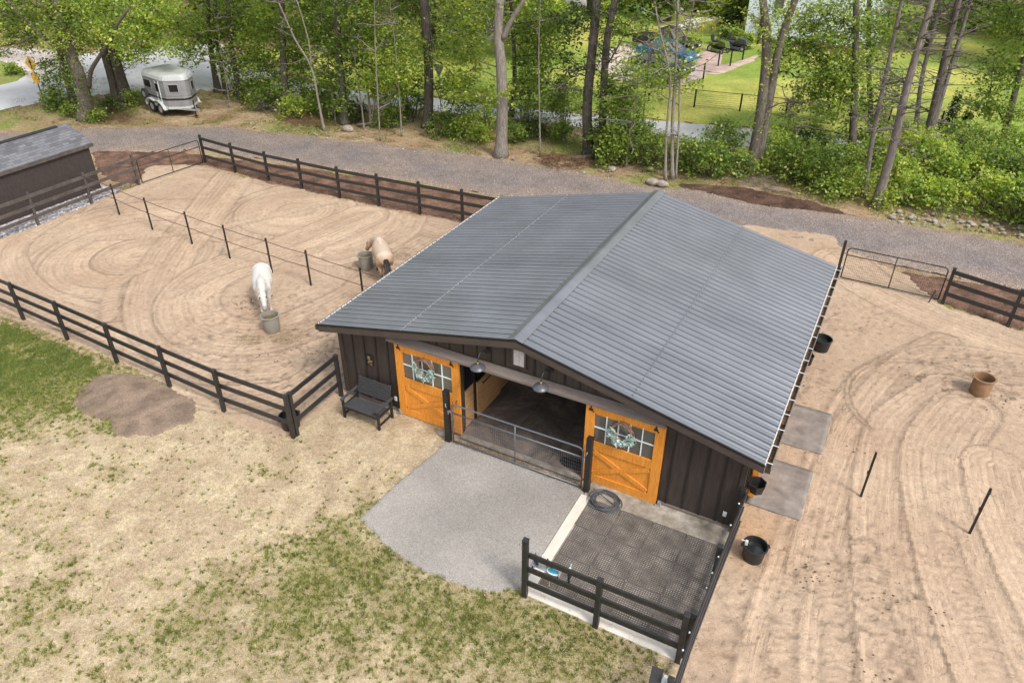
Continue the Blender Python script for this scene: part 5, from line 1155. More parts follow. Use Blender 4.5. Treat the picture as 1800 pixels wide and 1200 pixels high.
# ================================================================== foliage
def leaf_cloud(centers, n_each, size, spread, pal, flat=.45, jit=.25):
    C = np.asarray(centers, float); m = len(C)
    if m == 0: return np.zeros((0, 3)), np.zeros((0, 4), int), np.zeros((0, 3))
    idx = np.repeat(np.arange(m), n_each); n = len(idx)
    tilt = rng.normal(0, .35, (m, 2)); off = rng.normal(0, 1, (n, 3))*np.array([.55, .55, .55*flat])*spread
    off[:, 2] += off[:, 0]*tilt[idx, 0]+off[:, 1]*tilt[idx, 1]-.25*(off[:, 0]**2+off[:, 1]**2)/max(spread, .1)
    p = C[idx]+off
    nrm = rng.normal(0, .55, (n, 3))+np.array([0, 0, 1.]); nrm /= np.linalg.norm(nrm, axis=1)[:, None]
    a = rng.normal(0, 1, (n, 3)); a -= nrm*(a*nrm).sum(1)[:, None]; a /= np.linalg.norm(a, axis=1)[:, None]; b = np.cross(nrm, a)
    s = size*rng.uniform(.6, 1.35, n)[:, None]; w_ = s*rng.uniform(.5, .75, n)[:, None]
    V = np.stack([p-a*s, p+b*w_-nrm*s*.15, p+a*s, p-b*w_-nrm*s*.15], 1).reshape(-1, 3)
    pal = np.asarray(pal, float); k = rng.random(m)*(len(pal)-1); i0 = np.clip(k.astype(int), 0, len(pal)-2); f = (k-i0)[:, None]
    base = pal[i0]*(1-f)+pal[i0+1]*f
    c = base[idx]*rng.uniform(1-jit, 1+jit, n)[:, None]*np.stack([rng.uniform(.88, 1.16, n), np.ones(n), rng.uniform(.8, 1.2, n)], 1)
    return V, np.arange(4*n).reshape(-1, 4), np.repeat(c, 4, 0)
def cat_leaves(parts):
    V = []; F = []; C = []; k = 0
    for v, f, c in parts:
        if len(v): V.append(v); F.append(f+k); C.append(c); k += len(v)
    return np.concatenate(V), np.concatenate(F), np.concatenate(C)
BRIGHT = [(.14, .23, .04), (.3, .4, .065), (.48, .54, .11)]; MID = [(.07, .125, .025), (.18, .26, .05), (.34, .42, .085)]
DARK = [(.025, .05, .012), (.055, .09, .02), (.11, .155, .03)]; YELLOW = [(.2, .27, .035), (.32, .36, .055), (.42, .42, .08)]; FAR = [(.06, .1, .024), (.15, .21, .045), (.27, .33, .075)]
def sprays_in(c, r, n, shell=.35):
    o = []
    while len(o) < n:
        v = np.array([random.gauss(0, 1), random.gauss(0, 1), random.gauss(0, 1)]); v /= np.linalg.norm(v)+1e-9
        k = (shell+(1-shell)*random.random())**.6 if random.random() < .8 else random.random()
        o.append(np.asarray(c)+v*r*k*np.array([1, 1, .8]))
    return o
def wander(a, b, n=5, j=.08):
    a, b = np.asarray(a, float), np.asarray(b, float); L = np.linalg.norm(b-a); return [a+(b-a)*i/n+(np.array([random.gauss(0, 1), random.gauss(0, 1), random.gauss(0, .5)])*j*L/n if 0 < i < n else 0) for i in range(n+1)]
def tree(name, label, limbs, blobs, bark='bark', pal=MID, leaf=.085, dens=1., ivy=0, up=True, bare=0, group=None, cat='tree', top=7.5, upl=True, ivypal=MID):
    base = G(*limbs[0][0][0][:2]) ; Y = base[1]
    t = thing(name, label, cat, (base[0], base[1], 0), 0, group); m = MB(); L3 = []
    for pts, r0, r1 in limbs:
        q = [P(a[0], a[1], Y+(a[2] if len(a) > 2 else 0)) for a in pts]
        if len(L3) == 0: q[0] = np.array([base[0], base[1], -.15])
        q = catmull(q, 4) if len(q) > 2 else q; n = len(q)
        rad = [r0+(r1-r0)*i/(n-1) for i in range(n)]
        if len(L3) == 0:
            for i in range(n): rad[i] *= 1+.55*math.exp(-max(0, q[i][2])/.35)
        m.tube(q, rad, 10 if r0 > .12 else 6); L3.append((q, r1))
    cents = [(P(b[0], b[1], Y+b[2]), b[3], b[4] if len(b) > 4 else 1.) for b in blobs]
    parts = []
    if up:
        q, r1 = L3[0]; tip = np.asarray(q[-1]); d = tip-np.asarray(q[-3]); d /= np.linalg.norm(d); d = d*.5+np.array([0, 0, .6]); d /= np.linalg.norm(d)
        e = wander(tip, tip+d*top, 5, .1); m.tube(e, [r1*(1-.16*i) for i in range(6)], 8)
        if upl:
            for k in range(5):
                c = tip+d*random.uniform(.35, 1.15)*top+np.array([random.gauss(0, 1.7), random.gauss(0, 1.7), random.uniform(-.5, 1)])
                m.tube(wander(e[random.randint(2, 4)], c, 4), [.06, .05, .04, .03, .015], 5)
                parts.append(leaf_cloud(sprays_in(c, 1.7, 14), 14, .2, .8, pal))
        else:
            for k in range(14):
                a = e[random.randint(0, 4)]; m.tube(wander(a, a+np.array([random.gauss(0, 1), random.gauss(0, 1), random.uniform(-.1, .6)]), 4, .25), [.035, .028, .02, .014, .006], 4)
    allp = [(np.asarray(p), i, k) for i, (q, _) in enumerate(L3) for k, p in enumerate(q)]
    for c, r, dn in cents:
        near_ = min(allp, key=lambda a: np.linalg.norm(a[0]-c)+(.8 if a[0][2] > c[2] else 0))[0]
        rr = min(.05, .02+.015*r); m.tube(wander(near_, c, 4), [rr, rr*.85, rr*.7, rr*.5, rr*.35], 5)
        ns = max(3, int(27*r*r*dn*dens)); sp = sprays_in(c, r, ns)
        for s_ in sp[:max(2, ns//3)]: m.tube(wander(c, s_, 2), [.014, .01, .005], 4, False)
        parts.append(leaf_cloud(sp, int(24), leaf, min(.62, .38+.1*r), pal))
    for k in range(bare):
        li = random.choice(range(len(L3))); q = L3[li][0]; a = np.asarray(q[random.randint(len(q)//4, len(q)-1)]); an = random.uniform(0, 6.28); L = random.uniform(.7, 2.2)
        b = a+np.array([math.cos(an)*L, math.sin(an)*L, random.uniform(-.15, .55)*L]); w_ = wander(a, b, 5, .22); m.tube(w_, [.034, .029, .024, .018, .013, .006], 5)
        for z in range(3):
            s_ = w_[random.randint(1, 4)]; m.tube(wander(s_, s_+np.array([random.gauss(0, .4), random.gauss(0, .4), random.uniform(-.1, .4)]), 3, .2), [.015, .012, .009, .005], 4)
    tr = m.build('trunk', M[bark], t, smooth=True)
    if ivy:
        q, r1 = L3[0]; cs = []
        for k in range(ivy):
            i = random.randint(0, len(q)-2); f = random.random(); c = np.asarray(q[i])*(1-f)+np.asarray(q[i+1])*f; an = random.uniform(0, 6.28); rr = limbs[0][1]*1.1+.08; cs.append(c+np.array([math.cos(an)*rr, math.sin(an)*rr, 0]))
        v, f, c = leaf_cloud(cs, 14, .06, .28, ivypal, 1.2); raw_mesh('climbing_vine', v-np.array(base)*np.array([1, 1, 0]), f, M['leaf'], t, c)
    if parts:
        v, f, c = cat_leaves(parts); raw_mesh('crown', v-np.array(base)*np.array([1, 1, 0]), f, M['leaf'], t, c)
    return t
def sapling(label, pts, r=.05, bark='palebark', blobs=(), bare=3, pal=BRIGHT, extra=()):
    return tree('sapling', label, [(pts, r, r*.5)]+[(e, r*.7, r*.3) for e in extra], blobs, bark, pal, .075, 1., up=True, bare=bare, top=3., upl=False, group='thin saplings along the wood edge')
tree('maple_tree', 'big grey maple with forked limbs and ivy by the shed', [([(152, 207), (147, 165), (138, 130), (122, 93), (108, 50), (98, -5)], .42, .24), ([(123, 96), (95, 80, -.5), (65, 55, -1), (40, 30, -1.2), (5, -8, -1.5)], .17, .08), ([(62, 60, -1), (30, 78, -1.2), (-5, 82, -1.5)], .07, .03), ([(157, 152), (160, 125, -.3), (176, 98, -.6), (190, 75, -.8), (204, 48, -1), (226, 15, -1.2)], .13, .06), ([(113, 72), (97, 45, .3), (78, 15, .5)], .12, .06)],
     [(22, 22, -.8, 1.5), (62, 10, -.5, 1.6), (18, 58, -1, 1.0, .8), (112, 28, .6, 1.6), (92, 66, -1, .9, .7), (150, 38, .6, 1.6), (182, 18, -.5, 1.5), (206, 58, -.8, 1.0), (8, 92, -1.4, .45), (58, 72, 1, .9), (40, 40, .8, 1.2), (135, 75, 1.2, 1.)], 'bark', [MID[0], MID[1], BRIGHT[1], BRIGHT[2]], ivy=110)
tree('maple_tree', 'dark slim tree close behind the ivy-clad maple', [([(133, 192), (118, 140), (106, 95), (98, 40)], .22, .12)], [(105, 118, .5, 1.1), (88, 150, -.3, .9, .7), (125, 135, -.5, .8), (80, 125, .3, .9, .7), (110, 165, -.4, .8, .6), (95, 180, 0, .6, .7)], 'darkbark', MID)
tree('maple_tree', 'left trunk of the dark pair beside the horse trailer', [([(207, 173), (192, 120), (180, 80), (168, 20)], .3, .2)], [(175, 60, .6, 1.3), (150, 12, .5, 1.4), (205, 92, .8, .9)], 'darkbark', BRIGHT)
tree('maple_tree', 'right trunk of the dark pair beside the horse trailer', [([(224, 176), (210, 130), (199, 85), (188, 10)], .36, .25), ([(203, 98), (225, 70), (250, 40)], .1, .05)], [(232, 38, .2, 1.6), (268, 60, 0, 1.4), (245, 86, -.3, 1.0), (220, 100, -.6, .7, .8), (275, 20, .4, 1.6), (290, 88, -.5, .7, .7)], 'darkbark', BRIGHT)
sapling('thin sapling leaning against the dark trunk pair', [(222, 168), (214, 130), (207, 90), (204, 40)], .07, 'bark')
tree('maple_tree', 'leafy tree behind the trailer nose with slim dark trunk', [([(383, 160), (374, 110), (368, 60), (365, 0)], .2, .13)], [(312, 38, .8, 1.7), (350, 68, .3, 1.5), (335, 100, -.3, .9, .8), (370, 22, 0, 1.7), (310, 78, .3, 1.0, .8)], 'darkbark', BRIGHT)
tree('maple_tree', 'slim dark tree right of the trailer hitch', [([(398, 163), (388, 110), (380, 60), (378, 0)], .17, .11)], [(402, 58, .4, 1.6), (392, 104, -.3, .9), (420, 25, .2, 1.6)], 'darkbark', MID)
tree('maple_tree', 'leafy dark-stemmed tree next to the heap of dead branches', [([(424, 172), (412, 115), (405, 70), (400, 0)], .2, .12)], [(440, 85, .2, 1.3), (462, 48, .3, 1.6), (452, 112, -.5, .8, .8), (425, 125, -.4, .7, .8), (480, 15, .3, 1.6)], 'darkbark', BRIGHT)
tree('maple_tree', 'bushy tree with hidden trunk behind the pale forked sapling', [([(503, 195), (500, 140), (497, 80), (495, 0)], .24, .15)], [(500, 60, .8, 1.5), (478, 118, .5, 1.1), (520, 105, .4, 1.1), (500, 155, 0, .9), (535, 40, .6, 1.6), (470, 150, .3, .8)], 'darkbark', MID)
sapling('pale forked sapling leaning over the gravel drive edge', [(570, 228), (560, 180), (547, 118), (518, 68), (490, 5)], .075, 'palebark', (), 5, extra=([(547, 118), (542, 70), (520, -5)],))
tree('maple_tree', 'dense leafy tree between the pale fork and slender saplings', [([(606, 216), (602, 160), (594, 80), (590, 0)], .24, .16)], [(575, 85, .4, 1.3), (612, 65, .4, 1.5), (585, 135, .2, 1.2), (625, 120, 0, 1.1), (600, 175, -.2, .9), (560, 160, .3, .9), (570, 30, .6, 1.6), (630, 20, .4, 1.6)], 'darkbark', MID)
tree('maple_tree', 'bright young maple with many slim stems left of dark trunk', [([(652, 220), (648, 170), (640, 110), (632, 30)], .07, .04), ([(652, 220), (662, 160), (672, 100), (690, 30)], .06, .03), ([(656, 222), (684, 170, -.3), (700, 120, -.4)], .05, .02)], [(655, 120, -.2, 1.1), (690, 108, -.2, 1.1), (640, 150, -.3, .8), (715, 125, -.3, 1.0), (680, 145, -.5, .8), (665, 75, .3, 1.2), (705, 65, .3, 1.3), (650, 30, .4, 1.4), (735, 110, .3, .8, .7)], 'palebark', BRIGHT, .08)
for pts, l in (([(668, 246), (664, 170), (660, 90), (658, -5)], 'tall straight pale sapling at the drive edge'), ([(706, 238), (702, 170), (696, 95), (690, 40)], 'slender brown sapling left of the large dark trunk'), ([(640, 226), (636, 190), (630, 150), (622, 90)], 'short thin sapling in front of the dense leafy tree'), ([(590, 214), (586, 175), (578, 120)], 'thin crooked sapling beside the pale fork'), ([(404, 188), (400, 160), (392, 110)], 'pale sapling below the trailer hitch trees'), ([(950, 272), (948, 180), (947, 90), (950, -5)], 'pale pole-thin sapling right of the grey trunk'), ([(1101, 292), (1104, 250), (1112, 215)], 'stub of a thin sapling below the vine-covered trunks'), ([(1412, 288), (1404, 255), (1398, 225)], 'thin grey sapling beside the twin-trunk tree')):
    sapling(l, pts, .045)
tree('pine_tree', 'tall straight dark trunk with dead side branches at centre left', [([(751, 222), (754, 160), (752, 90), (745, -5)], .27, .23), ([(757, 60), (768, 100, -.4), (790, 125, -.8), (805, 145, -1)], .04, .015), ([(758, 138), (770, 165, -.5), (778, 192, -.6)], .035, .015)], [(795, 62, .8, 1.0, .6), (730, 20, 1, 1.2), (790, 150, 1, .7, .7)], 'darkbark', MID, bare=6)
tree('maple_tree', 'crooked dark leaning trunk left of tall dark pine', [([(722, 212), (716, 188), (700, 155), (684, 130), (660, 90)], .13, .07)], [(715, 185, 0, .5), (740, 175, .5, .8, .8), (700, 90, .6, 1.)], 'darkbark', MID)
tree('beech_tree', 'pale grey blotched trunk rising above the gravel drive', [([(880, 273), (883, 200), (881, 120), (876, 60), (879, -5)], .3, .21), ([(884, 68), (900, 35), (925, -5)], .14, .09), ([(876, 62), (862, 40), (850, 15)], .05, .02)], [(830, 42, .6, 1.0, .8), (805, 25, 1, 1.2, .8), (850, 18, .3, 1.0), (800, 90, 1.2, 1.1, .8), (835, 120, 1, 1.1, .8), (815, 155, .6, .9), (850, 170, .4, .7, .8), (893, 160, -.4, .4)], 'palebark', [MID[1], BRIGHT[1], YELLOW[1]], bare=4)
tree('maple_tree', 'dark slim tree hidden behind the pale grey trunk', [([(897, 205), (904, 160), (904, 100), (900, 30)], .15, .1)], [(925, 60, .3, 1.2), (955, 35, .4, 1.4), (930, 110, .2, 1.1), (970, 95, .2, 1.2), (915, 150, 0, .7, .8), (960, 145, .3, 1.0), (985, 50, .6, 1.2), (985, 180, .2, .9), (945, 185, .5, .8, .8)], 'darkbark', MID)
tree('oak_tree', 'dark vine-covered trunk, left of the pair above the brush pile', [([(1036, 272), (1032, 190), (1042, 80), (1050, -5)], .27, .2), ([(1036, 120), (1010, 130, -.5), (985, 160, -.8)], .03, .01)], [(1005, 40, .8, 1.1), (1010, 110, .6, .9, .8)], 'darkbark', DARK, ivy=60, bare=16, ivypal=DARK)
tree('oak_tree', 'dark vine-covered trunk, right of the pair above the brush pile', [([(1058, 277), (1060, 190), (1066, 80), (1082, -5)], .21, .16), ([(1064, 120), (1085, 85), (1105, 45)], .05, .02)], [(1078, 200, -.3, 1.0), (1090, 235, -.4, 1.1), (1066, 250, -.3, .8), (1098, 170, .2, .9), (1082, 140, .3, .8), (1070, 170, -.3, .7), (1050, 225, -.3, .6), (1120, 25, .5, 1.0, .6)], 'darkbark', MID, ivy=110, bare=16, ivypal=DARK)
sapling('pale bare sapling in the clump above the two rocks, thickest', [(1182, 312), (1182, 220), (1188, 120), (1192, -5)], .1, 'palebark', ((1215, 75, .2, .8, .45), (1240, 40, .4, .9, .45), (1165, 60, .3, .8, .4)), 9, YELLOW)
sapling('pale bare sapling in the clump above the two rocks, leftmost', [(1170, 315), (1171, 240), (1178, 140), (1160, 55), (1150, 0)], .07, 'palebark', ((1135, 115, .2, .8, .5), (1110, 65, .6, .9, .4), (1200, 125, .2, .7, .6)), 7, MID)
sapling('pale bare sapling in the clump above the two rocks, rightmost', [(1188, 312), (1194, 210), (1196, 120), (1215, 30)], .06, 'palebark', ((1150, 160, .3, .7, .5),), 7, MID)
tree('young_maple', 'thin young maple with airy leaves before the parked cars', [([(1128, 255), (1132, 190), (1140, 120), (1140, 60)], .06, .03)], [(1130, 135, .2, .9, .7), (1165, 145, .2, .8, .7), (1105, 105, .2, .9, .6), (1120, 185, 0, .8, .7), (1155, 100, .3, .7, .5), (1210, 150, .2, .6, .6)], 'bark', [MID[1], BRIGHT[1], BRIGHT[2]], up=False)
tree('ash_tree', 'leaning twin-trunk tree in front of the white house', [([(1320, 302), (1334, 220), (1345, 130), (1347, 60), (1340, -5)], .29, .16), ([(1331, 290), (1350, 190, .1), (1366, 100, .2), (1383, 40, .3), (1402, -10, .4)], .22, .14), ([(1350, 170), (1330, 195, -.3), (1305, 225, -.5), (1290, 245, -.6)], .025, .008)], [(1362, 70, -.3, .4, .8), (1345, 60, -.2, .5, .7), (1375, 20, .2, .6, .7), (1325, 28, .2, .5, .5), (1395, 100, .4, .5, .8)], 'bark', BRIGHT, ivy=45, bare=5, ivypal=BRIGHT)
tree('maple_tree', 'large leafy maple right of the twin-trunk tree', [([(1497, 286), (1500, 220), (1503, 130), (1505, 0)], .2, .14), ([(1500, 150), (1470, 110), (1430, 85)], .08, .03)], [(1425, 45, .2, 1.7), (1482, 35, .3, 1.9), (1440, 108, -.2, 1.6), (1495, 120, -.2, 1.5), (1402, 92, 0, 1.0), (1408, 165, -.2, .9, .8), (1462, 185, -.4, 1.2), (1385, 125, -.1, .7, .7), (1385, 215, -.2, .8, .7), (1440, 225, -.3, .9, .8), (1465, 150, -.3, 1.2)], 'darkbark', [DARK[1], MID[1], MID[2], BRIGHT[1]], .085)
tree('maple_tree', 'dark-stemmed maple left of the bare dead trunks', [([(1530, 262), (1530, 200), (1527, 110), (1528, 0)], .15, .1)], [(1538, 75, .2, 1.5), (1560, 25, .3, 1.5), (1525, 185, -.2, 1.2), (1560, 150, 0, 1.0), (1500, 235, -.4, .9), (1545, 225, -.3, .9), (1385, 30, 1.5, .9, .6)], 'darkbark', MID)
for pts, r, l, bk, nb in (([(1540, 362), (1572, 250), (1590, 170), (1612, 90), (1640, -5)], .2, 'grey dead trunk leaning right, nearest the stone rubble', 'deadwood', 44), ([(1519, 345), (1536, 230), (1560, 120), (1586, -5)], .12, 'slimmer dead trunk just left of the leaning grey one', 'deadwood', 30), ([(1620, 286), (1640, 200), (1662, 100), (1686, -5)], .24, 'dark shaggy dead trunk standing behind the leaning grey one', 'darkbark', 22), ([(1632, 272), (1650, 190), (1680, 90), (1708, -5)], .14, 'grey bare trunk crossing the dark shaggy trunk', 'deadwood', 38), ([(1610, 235), (1620, 140), (1640, 60), (1655, -5)], .13, 'thin bare trunk behind the crossing dead trunks', 'deadwood', 26)):
    tree('dead_tree', l, [(pts, r, r*.55)], [], bk, MID, bare=nb, upl=False, top=4., group='bare dead trunks on the right')
tree('maple_tree', 'dark leaning tree with layered leaves at right edge', [([(1762, 258), (1772, 210), (1785, 160), (1802, 90)], .2, .12), ([(1768, 225), (1755, 195), (1740, 165)], .05, .02)], [(1745, 120, 0, 1.3, .8), (1790, 60, .2, 1.5), (1735, 165, -.2, 1.1, .8), (1785, 125, .2, 1.1), (1760, 200, -.3, .9, .8), (1800, 195, -.2, .9), (1720, 190, 0, .8, .7), (1775, 15, .4, 1.5)], 'darkbark', [DARK[2], MID[1], BRIGHT[1]])
# trees beyond the lane and road: every one its own
FARL = [(-63, 29, 10, 4.5), (-56, 33, 12, 4.5), (-49, 33, 11, 4.), (-44, 37, 12, 4.5), (-38.5, 35, 10, 3.6), (-33, 38, 12, 4.2), (-27, 35, 9, 3.4), (-24, 41, 12, 4.4), (-18, 37, 9, 3.3), (-17, 45, 13, 4.6), (-60, 44, 14, 5.5), (-50, 48, 14, 5.5), (-41, 50, 14, 5.5), (-33, 52, 14, 5.5), (-25, 55, 14, 5.5), (-18, 60, 14, 5.5), (-13.5, 39.5, 6, 2.), (-76, 42, 15, 6.), (-70, 56, 15, 6), (-58, 62, 16, 6.5), (-46, 66, 16, 6.5), (-36, 70, 16, 6.5),
        (-27, 72, 15, 6), (-18, 74, 15, 6), (-10, 78, 15, 6), (-2, 80, 14, 5.5), (5, 84, 14, 6), (14, 86, 15, 6.5), (22, 82, 15, 6.5), (29, 76, 14, 6), (15, 68, 11, 4.5), (23.5, 66, 13, 5.5), (30, 58, 13, 5.5), (21, 54, 10, 3.6), (-5, 66, 7, 3.), (-10, 60, 7, 3.2), (12, 58, 10, 3.5)]
def far_tree(x, y, h, r, label):
    h *= 1.35
    t = thing('leafy_tree', label, 'tree', (x, y, 0), 0, 'background trees: '+label)
    m = MB(); m.tube(wander((x, y, -.2), (x+random.gauss(0, .3), y, h*.75), 5, .05), [.3*r/4, .26*r/4, .22*r/4, .16*r/4, .1*r/4, .05*r/4], 8); sp = []; z0 = 1.
    nb = int(22*r)
    for k in range(nb):
        z = z0+(h-z0)*random.random()**.9; f = (z-z0)/(h-z0); rad = r*(.55+.6*f if f < .6 else .9*(1-f)/.4+.1)*random.uniform(.45, 1.); a = random.uniform(0, 6.28)
        c = np.array([x+rad*math.cos(a), y+rad*math.sin(a), z]); m.tube(wander((x, y, max(.6, z-.8)), c, 3), [.05, .04, .03, .015], 5); sp += sprays_in(c, .9, 4)
    m.build('trunk', M['darkbark'], t, smooth=True); dist = math.hypot(x-12, y+13)
    v, f, c = leaf_cloud(sp, 15, .0028*dist, .8, random.choice([FAR, FAR, MID, [FAR[1], BRIGHT[1], BRIGHT[2]], [DARK[1], FAR[1], MID[1]]])); raw_mesh('crown', v-np.array([x, y, 0]), f, M['leaf'], t, c)
for x, y, h, r in FARL:
    seg = 'beyond the left road junction' if x < -47 else 'across the road behind the horse trailer' if x < -30 else 'beyond the lane left of the tall dark pine' if x < -15 else 'beyond the parked cars of the neighbour yard' if x < 3 else 'behind the white house or right of it'
    far_tree(x, y, h, r, ('tall ' if h > 13 else 'smaller ')+'leafy background tree '+seg)

def bush(label, px, py, r, h, pal=MID, leaf=.07, n=1., name='bush', cat='bush', group='bushes along the wood edge', flowers=None):
    b = G(px, py); t = thing(name, label, cat, (b[0], b[1], 0), random.uniform(0, 6), group); sp = []; m = MB()
    for k in range(int(26*r*(h+.4)*n)+5):
        a = random.uniform(0, 6.28); z = h*random.random()**.7; rr = r*math.sqrt(random.random())*math.sqrt(max(.1, 1-(z/h)**2*.8)); sp.append((rr*math.cos(a), rr*math.sin(a), z+.08))
        if k % 3 == 0: m.tube(wander((random.gauss(0, .1*r), random.gauss(0, .1*r), -.1), sp[-1], 3, .15), [.018, .014, .01, .004], 4)
    m.build('stems', M['bark'], t, world=False); v, f, c = leaf_cloud(sp, 22, leaf, .34, pal, .6); raw_mesh('foliage', v, f, M['leaf'], t, c)
    if flowers: v, f, c = leaf_cloud(sp[:len(sp)//2], 10, .07, .3, [flowers, flowers], .6); raw_mesh('blossom', v, f, M['leaf'], t, c)
    return t
LB = 'green bush in the thicket along the drive and wood edge'
BU = [(100, 192, .8, .9, MID, 'low bush left of the ivy-clad maple foot'), (128, 205, .6, .5, MID, None), (172, 212, .6, .45, MID, 'ground ivy clump at the maple foot'), (196, 196, .6, .6, DARK, None), (236, 184, .6, .7, MID, 'small bush behind the trailer rear wheels'), (446, 178, .9, 1.0, MID, None), (470, 192, 1.0, 1.2, MID, None), (522, 205, .9, 1., BRIGHT, None), (556, 196, .9, 1.1, MID, None), (622, 212, .8, .9, DARK, None), (686, 222, .8, .9, MID, None), (780, 236, .9, .9, MID, 'leafy bush right of the tall dark pine'), (815, 240, .8, .8, BRIGHT, None), (845, 248, .7, .7, BRIGHT, None), (905, 250, .6, .8, MID, 'small bush behind the pale grey trunk'), (935, 240, .9, .7, DARK, None), (990, 248, .8, .8, MID, None),
      (1082, 292, .9, 1.1, MID, 'dark bush at the foot of the vine-covered trunks'), (1112, 278, 1.1, 1.3, MID, None), (1142, 292, 1.0, 1.1, MID, None), (1208, 300, 1.0, 1.1, MID, None), (1244, 312, 1.0, 1.1, [MID[0], MID[1], BRIGHT[1]], 'round bush left of the twin-trunk tree foot'), (1272, 285, 1.1, 1.4, MID, None), (1296, 314, .8, .9, MID, None), (1358, 302, 1.1, 1.3, BRIGHT, 'bright bush right of the twin-trunk tree foot'), (1396, 318, 1.1, 1.3, MID, None), (1380, 280, .9, 1.0, BRIGHT, None), (1430, 332, .9, 1.0, MID, None), (1424, 290, 1.0, 1.1, DARK, None), (1466, 318, 1.1, 1.2, MID, None), (1494, 346, .8, .8, BRIGHT, None), (1470, 350, .7, .5, MID, None),
      (1564, 335, 1.0, 1.2, BRIGHT, 'yellow-green bush at the foot of the leaning dead trunk'), (1548, 366, .5, .5, BRIGHT, None), (1592, 362, .9, 1.0, BRIGHT, None), (1600, 300, 1.1, 1.4, BRIGHT, None), (1640, 325, 1.2, 1.4, BRIGHT, None), (1682, 345, 1.2, 1.3, BRIGHT, None), (1650, 372, .9, .9, BRIGHT, None), (1722, 335, 1.3, 1.5, MID, None), (1742, 376, 1.1, 1.2, BRIGHT, None), (1784, 345, 1.3, 1.5, MID, None), (1794, 392, 1.1, 1.2, MID, None), (1700, 295, 1.2, 1.3, MID, None), (1760, 300, 1.3, 1.4, [MID[1], BRIGHT[1]], None), (1802, 305, 1.2, 1.4, MID, None), (1560, 300, .9, 1.2, YELLOW, None), (1520, 300, .9, 1.0, MID, None), (1840, 360, 1.3, 1.5, MID, None), (1830, 410, 1.1, 1.2, MID, None), (1670, 270, 1.0, 1.1, MID, None), (1590, 262, .8, .9, BRIGHT, None)]
for px, py, r, h, pal, l in BU:
    k = 1.3 if px > 1060 else 1.1
    tone = 'bright yellow-green' if pal is BRIGHT or pal is YELLOW else 'dark green' if pal is DARK else 'mid-green'
    seg = 'under the ivy-clad maple' if px < 240 else 'around the heap of dead branches' if px < 540 else 'between the pale fork and the tall dark pine' if px < 760 else 'between the dark pine and the vine-covered trunks' if px < 1060 else 'between the vine-covered trunks and the twin-trunk tree' if px < 1310 else 'between the twin-trunk tree and leaning dead trunk' if px < 1530 else 'around the foot of the dead trunks' if px < 1700 else 'in the thicket at the right edge'
    lab = l or (tone+' bush '+('at the drive side ' if py > 225+.11*(px-700) else 'set back ')+seg)
    bush(lab, px, py-(4 if px > 1060 else 0), r*k, h*k, pal, .075, 1.1, group='bushes along the wood edge: '+lab if not l else 'bushes along the wood edge')
bush('reddish twiggy bush on the neighbour lawn behind wire fence', 1392, 205, .6, .9, [(.09, .04, .025), (.14, .08, .04), (.12, .13, .04)], .06, .7, group=None)
bush('white flowering bush beyond the lane', 1446, 212, .8, .9, MID, .07, 1., 'flowering_bush', 'bush', None, (.7, .68, .6))
bush('green bush beside the brick path before the white house', 1278, 78, 1.4, 1.3, MID, .12, .6, group=None); bush('round bush at the white house corner', 1308, 84, .8, 1.1, BRIGHT, .12, .7, group=None); bush('leafy bush under the white house wall', 1370, 98, 1.3, 1.2, MID, .12, .6, group=None)
bush('dark bush at the far end of the brick path', 1285, 50, 1.3, 1.5, DARK, .13, .6, group=None); bush('bright yellow-green bush above the path bend', 1262, 30, 1.6, 1.5, BRIGHT, .14, .6, group=None); bush('dark leafy bush hiding the blue cars', 1148, 148, 1.3, 1.2, MID, .1, .7, group=None); bush('dark bush behind the wire fence near parked cars', 1176, 146, 1., 1.0, DARK, .1, .7, group=None)
bush('wide low bush on the far left verge island', 26, 132, .7, .6, MID, .1, 1., group=None)
for px, py, r, h in ((1110, 20, 2., 1.6), (1160, 22, 2.2, 1.5), (1215, 18, 2.2, 1.5), (1080, 60, 1.6, 1.2), (1300, 22, 1.6, 2.)): bush('rough shrub on the far slope of the neighbour yard', px, py, r, h, [FAR[1], BRIGHT[1], BRIGHT[2]], .16, .45, group='rough shrubs on the far yard slope')
def arborvitae(label, px, py, h, r):
    b = G(px, py); t = thing('cypress', label, 'cypress', (b[0], b[1], 0), 0, 'small dark cypresses on neighbour lawn'); MB().tube([(0, 0, -.1), (0, 0, h*.5)], [.05, .03], 6).build('trunk', M['darkbark'], t, world=False)
    sp = [(rr*math.cos(a), rr*math.sin(a), z) for z, a, rr in ((h*k/60, random.uniform(0, 6.28), r*(1-k/62)*random.uniform(.3, 1)) for k in range(60))]
    v, f, c = leaf_cloud(sp, 16, .07, .22, [(.02, .045, .012), (.035, .065, .016)], 1.3); raw_mesh('crown', v, f, M['leaf'], t, c)
arborvitae('taller dark cone-shaped cypress on the neighbour lawn', 1667, 222, 1.75, .55); arborvitae('shorter dark cone-shaped cypress on the neighbour lawn', 1692, 234, 1.1, .4)
